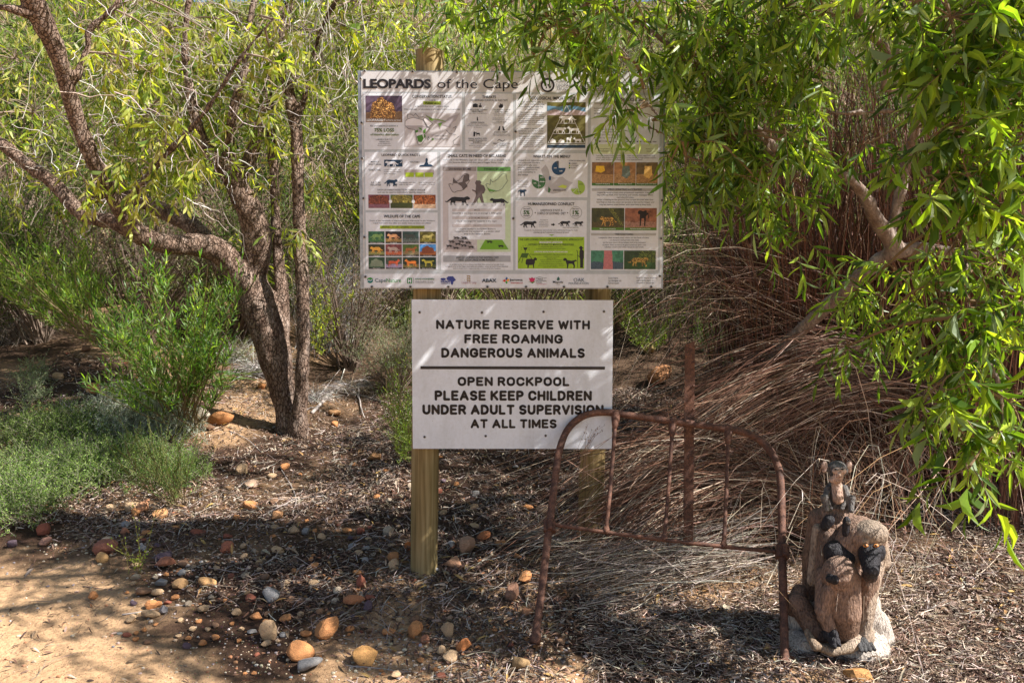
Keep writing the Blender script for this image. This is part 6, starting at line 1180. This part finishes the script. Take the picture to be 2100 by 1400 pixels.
# big dead leaves
for px, py, L_, w_, a, col, lab in ((1486, 1262, .07, .026, 1.2, (.34, .28, .2), 'large curled brown leaf under the bed frame'), (1456, 1304, .06, .022, .6, (.38, .32, .24), 'pale dry leaf below the large curled one'), (1495, 1308, .05, .02, 2.6, (.2, .13, .08), 'dark dry leaf beside the pale one under the frame'), (1300, 1372, .045, .018, .2, (.5, .4, .15), 'yellow dry leaf near the bottom edge'),
    (1738, 1378, .045, .019, .9, (.6, .4, .22), 'orange tan leaf in front of the statue base'), (1912, 1325, .045, .018, 1.9, (.66, .56, .4), 'pale tan leaf on the litter right of the statue'), (1870, 1300, .04, .009, -.4, (.6, .14, .03), 'red orange leaf right of the statue base'), (1945, 1248, .05, .02, .1, (.22, .15, .12), 'dark purple leaf on the right litter'), (1970, 1200, .045, .014, 1., (.3, .22, .06), 'olive curled leaf on the right litter'), (2000, 1140, .045, .016, 1.6, (.6, .45, .28), 'tan leaf standing up on the right litter'),
    (1002, 1180, .035, .013, 1.4, (.5, .36, .24), 'pale tan leaf stuck upright between post and bed leg'), (494, 975, .035, .012, .4, (.5, .5, .1), 'yellow green leaf on the pale tan stone'), (300, 1102, .04, .01, .6, (.6, .4, .1), 'yellow fallen leaf below the heap of stones'), (1390, 1070+60, .05, .02, .5, (.25, .2, .12), 'brown leaf in the reeds under the cross rail')):
    c = G(px, py); g = Geo(); leaves(g, np.array([c+[0, 0, .015]]), np.array([[math.cos(a), math.sin(a)*.8, .25]]), np.array([[.1, -.5, 1.]]), L_, w_, np.array([col]), 2, .35); mk('fallen_leaf', g, M_litter, label=lab, cat='fallen leaf', group='large dry leaves on the ground')
# ================================================================== statue
SD = 2.66
def Sp(px, py, off=0.): return P(px, py, SD+off)
PXM = SD/FPX
def prim(a, b, ra, rb, col, sq=(1, 1, 1)):
    """tapered capsule / ellipsoid: pixel centres + offset, pixel radii, squash xyz"""
    return (Sp(*a), Sp(*b), ra*PXM, rb*PXM, np.array(col, float), np.array(sq, float))
def body(name, prims, parent, vox=.004, fur=.003, sm=2, blend=None):
    g = Geo(); sv, sf = ico(3)
    for a, b, ra, rb, col, sq in prims:
        L = np.linalg.norm(b-a); m = max(2, int(L/(min(ra, rb)*.35))+2) if L > 1e-5 else 1
        for t in np.linspace(0, 1, m): g.add(sv*(ra*(1-t)+rb*t)*sq+(a*(1-t)+b*t), [sf], col)
    me = g.mesh(name); ob = bpy.data.objects.new('t', me); COL.objects.link(ob)
    r = ob.modifiers.new('r', 'REMESH'); r.mode = 'VOXEL'; r.voxel_size = vox; s = ob.modifiers.new('s', 'SMOOTH'); s.iterations = sm; s.factor = .5
    dg = bpy.context.evaluated_depsgraph_get(); me2 = bpy.data.meshes.new_from_object(ob.evaluated_get(dg)); bpy.data.objects.remove(ob)
    n = len(me2.vertices); v = np.zeros(n*3, np.float32); me2.vertices.foreach_get('co', v); v = v.reshape(-1, 3).astype(float); nn = np.zeros(n*3, np.float32); me2.vertices.foreach_get('normal', nn); nn = nn.reshape(-1, 3)
    best = np.full(n, 9.); col = np.zeros((n, 3))
    for a, b, ra, rb, c, sq in prims:
        q = (v-a)/sq; ab = (b-a)/sq; t = np.clip((q@ab)/max(ab@ab, 1e-9), 0, 1); d = np.linalg.norm(q-ab*t[:, None], axis=1)-(ra*(1-t)+rb*t)
        k = d < best-.0; best = np.where(k, d, best); col[k] = c
    dark = col.mean(1) < .04
    v = v+nn*((fbm(v*[1, 1, .4], 150, 2, 4)-.4)*fur*2*np.where(dark, .25, 1))[:, None]; me2.vertices.foreach_set('co', v.astype(np.float32).ravel())
    at = me2.color_attributes.new('Col', 'FLOAT_COLOR', 'POINT') if 'Col' not in me2.color_attributes else me2.color_attributes['Col']
    at.data.foreach_set('color', np.concatenate([col, np.ones((n, 1))], 1).astype(np.float32).ravel()); me2.polygons.foreach_set('use_smooth', np.ones(len(me2.polygons), bool)); me2.materials.clear()
    return mk(name, me2, M_stat, parent)
BRN_ = (.245, .158, .115); BRD = (.185, .115, .08); BLK = (.018, .016, .02); PALE = (.35, .27, .205)
stt = empty('baboon_statue', Vector(G(1720, 1350)), 'concrete statue of huddled brown baboons with a small infant on top', 'statue')
ROCK = (.46, .41, .36)
body('rock_base', [prim((1715, 1338, .05), (1715, 1338, .05), 106, 106, ROCK, (1, .85, .30)), prim((1794, 1285, .04), (1798, 1310, .04), 34, 38, ROCK, (.95, 1, 1.2)), prim((1755, 1325, -.02), (1755, 1325, -.02), 62, 62, ROCK, (1.1, 1, .5)), prim((1650, 1270, .08), (1650, 1270, .08), 44, 44, ROCK, (.9, .9, 1.)), prim((1640, 1320, 0), (1640, 1320, 0), 40, 40, ROCK, (1, 1, .7)), prim((1735, 1240, .08), (1735, 1240, .08), 70, 70, ROCK)], stt, .006, .004)
body('sitting_adult', [   # front adult hugging an infant
    prim((1742, 1110, .05), (1738, 1200, .02), 42, 47, BRN_), prim((1738, 1200, .02), (1730, 1290, .0), 47, 42, BRN_), prim((1735, 1085, .06), (1765, 1090, .03), 34, 34, BRN_),
    prim((1768, 1098, -.03), (1768, 1098, -.03), 46, 46, BRN_, (1.02, 1, .80)), prim((1742, 1112, -.04), (1748, 1140, -.05), 27, 22, BRN_), prim((1784, 1092, -.06), (1784, 1092, -.06), 34, 34, (.27, .21, .16), (1.05, 1, .78)),
    prim((1806, 1110, -.02), (1806, 1150, 0), 14, 20, PALE), prim((1775, 1110, -.095), (1800, 1111, -.095), 9, 8, (.34, .25, .18)),
    prim((1800, 1150, -.01), (1784, 1215, -.05), 16, 16, PALE), prim((1784, 1215, -.05), (1772, 1310, -.09), 16, 11, PALE),
    prim((1720, 1290, -.04), (1760, 1300, -.04), 34, 32, PALE), prim((1700, 1100, .02), (1690, 1180, -.02), 22, 20, BRD), prim((1690, 1180, -.04), (1688, 1250, -.085), 18, 17, BRN_), prim((1688, 1250, -.085), (1706, 1300, -.10), 17, 12, BRN_),
    prim((1783, 1185, -.04), (1770, 1260, -.05), 20, 22, BRD)], stt, .0034, .0020)
body('face', [prim((1786, 1130, -.072), (1786, 1130, -.072), 29, 29, BLK, (1.0, .8, .95)), prim((1783, 1134, -.10), (1786, 1168, -.148), 22, 16.5, BLK), prim((1787, 1168, -.158), (1787, 1170, -.158), 12, 12, BLK), prim((1777, 1140, -.125), (1779, 1160, -.15), 7, 6, BLK), prim((1795, 1140, -.125), (1795, 1160, -.15), 7, 6, BLK), prim((1784, 1179, -.13), (1784, 1181, -.13), 15, 13, (.06, .04, .035))], stt, .003, .0004, 2)
for ex in (1775, 1796.5):
    for r, c, off in ((4.3, (.45, .18, .05), 0), (2.0, (.01, .01, .01), -.0052)):
        g = Geo(); sv, sf = ico(2); g.add(sv*r*PXM*np.array([1.35, .8, .85] if r > 3 else [1, 1, 1])+Sp(ex, 1118, -.118+off), [sf], c); mk('eye' if r > 3 else 'pupil', g, M_print, stt, smooth=True)
body('ear', [prim((1736, 1070, -.058), (1734, 1090, -.058), 10, 9, BLK, (.8, .8, 1.25)), prim((1740, 1070, -.068), (1740, 1070, -.068), 5, 5, (.16, .14, .13))], stt, .003, .0003, 1)
body('hugged_infant', [prim((1722, 1172, -.09), (1722, 1178, -.09), 33, 36, BRN_), prim((1730, 1185, -.09), (1732, 1250, -.082), 32, 33, BRN_), prim((1732, 1250, -.08), (1730, 1290, -.06), 33, 30, BRD), prim((1701, 1186, -.128), (1711, 1188, -.133), 8, 9, BLK), prim((1700, 1210, -.10), (1688, 1265, -.09), 14, 13, BRN_)], stt, .0034, .0020)
body('dark_muzzle', [prim((1714, 1132, -.045), (1735, 1142, -.06), 25, 20, BLK), prim((1704, 1124, -.055), (1704, 1124, -.055), 10, 10, BLK)], stt, .0035, .0003, 2)
body('back_adult', [prim((1682, 1065, .09), (1672, 1150, .11), 26, 28, BRD), prim((1672, 1150, .11), (1672, 1230, .12), 28, 28, BRD), prim((1700, 1058, .08), (1720, 1058, .07), 26, 28, BRN_), prim((1712, 1080, .04), (1708, 1110, .03), 22, 20, BRN_),
    prim((1676, 1085, .05), (1666, 1190, .06), 11, 12, PALE), prim((1700, 1066, .01), (1692, 1078, .01), 12, 10, BLK), prim((1640, 1215, .05), (1628, 1245, .05), 18, 20, BRD), prim((1635, 1235, .03), (1672, 1290, -.02), 24, 22, BRD), prim((1672, 1290, -.02), (1690, 1305, -.05), 20, 12, (.1, .07, .06))], stt, .0036, .0020)
body('tail', [prim((1655, 1295, -.07), (1672, 1325, -.12), 7, 9, (.26, .19, .13)), prim((1672, 1322, -.11), (1705, 1336, -.13), 9, 9, (.26, .19, .13)), prim((1705, 1336, -.13), (1742, 1328, -.12), 9, 11, (.32, .25, .18)), prim((1742, 1328, -.12), (1758, 1312, -.09), 11, 14, PALE)], stt, .004, .002)
body('foot', [prim((1700, 1300, -.10), (1712, 1314, -.13), 13, 11, BLK), prim((1711, 1297, -.12), (1714, 1303, -.13), 7, 6, BLK), prim((1712, 1314, -.13), (1722, 1322, -.15), 6, 4, BLK), prim((1705, 1318, -.13), (1712, 1326, -.15), 6, 4, BLK)], stt, .0032, .0003, 1)
body('foot', [prim((1768, 1316, -.10), (1766, 1322, -.11), 12, 9, (.05, .05, .05))]+[prim((1762+8*k, 1320, -.115), (1765+9.5*k, 1334-abs(k-1)*1.5, -.155), 4.6, 3.8, (.06, .06, .062)) for k in range(4)], stt, .0026, .0003, 1)
GF = (.13, .12, .115); PK = (.52, .36, .28)
body('small_infant', [prim((1717, 962, .055), (1717, 962, .055), 20.5, 20.5, GF, (1.08, 1, .92)), prim((1713, 985, .06), (1712, 1000, .065), 12, 15, GF), prim((1712, 1000, .065), (1715, 1036, .06), 17, 20, GF), prim((1698, 1002, .05), (1693, 1022, .03), 8, 7, GF), prim((1693, 1022, .03), (1703, 1042, .015), 6.5, 5, GF), prim((1732, 1000, .05), (1738, 1020, .03), 7.5, 7, GF), prim((1738, 1020, .03), (1726, 1042, .015), 6, 5, GF),
    prim((1698, 1040, .04), (1690, 1020, .01), 9, 8, GF), prim((1690, 1020, .01), (1696, 1044, .0), 7, 5.5, GF), prim((1738, 1042, .04), (1747, 1022, .02), 9, 8, GF), prim((1747, 1022, .02), (1745, 1046, .005), 7, 6, GF), prim((1715, 1050, .06), (1715, 1058, .06), 24, 26, BRN_)], stt, .0026, .0008, 2)
inf = [o for o in stt.children if o.name.startswith('small_infant')][0]
def sub(o): o.parent = inf; return o
body('pale_face', [prim((1721, 966, .012), (1721, 966, .012), 14, 14, PK, (1.05, .75, .62)), prim((1719, 976, .012), (1720, 982, .006), 10.5, 8, PK), prim((1721, 972, -.004), (1721.5, 974, -.008), 3.4, 4, PK), prim((1713, 983, .02), (1713, 983, .02), 14, 14, PK, (1, .8, .6))], stt, .002, .0001, 1)
body('pale_chest', [prim((1716, 995, .035), (1718, 1022, .025), 11, 12, PK)], stt, .0025, .0005, 1)
for x0, x1 in ((1691, 1690), (1741, 1742)): body('ear', [prim((x0, 954, .045), (x1, 961, .045), 9, 7.5, (.5, .36, .30), (.75, .35, 1.15))], stt, .002, .0001, 1)
for ex in (1714.5, 1727.5):
    g = Geo(); sv, sf = ico(2); g.add(sv*3.0*PXM*np.array([1.1, .7, .7])+Sp(ex, 961.5, -.0035), [sf], (.02, .015, .015)); mk('eye', g, M_print, stt, smooth=True)
g = Geo(); p = rope(np.array([Sp(1715, 978, -.013), Sp(1721, 979, -.016), Sp(1727, 977.5, -.012)]), 5); tubes(g, p, .0011, 6, (.12, .05, .04), True); mk('mouth', g, M_print, stt)
for nm in ('pale_face', 'pale_chest'):
    for o in [c for c in stt.children if c.name.startswith(nm)]:
        o.parent = inf; o.matrix_parent_inverse = Matrix.Identity(4); 
# sky dome not needed: the world sky is the sky
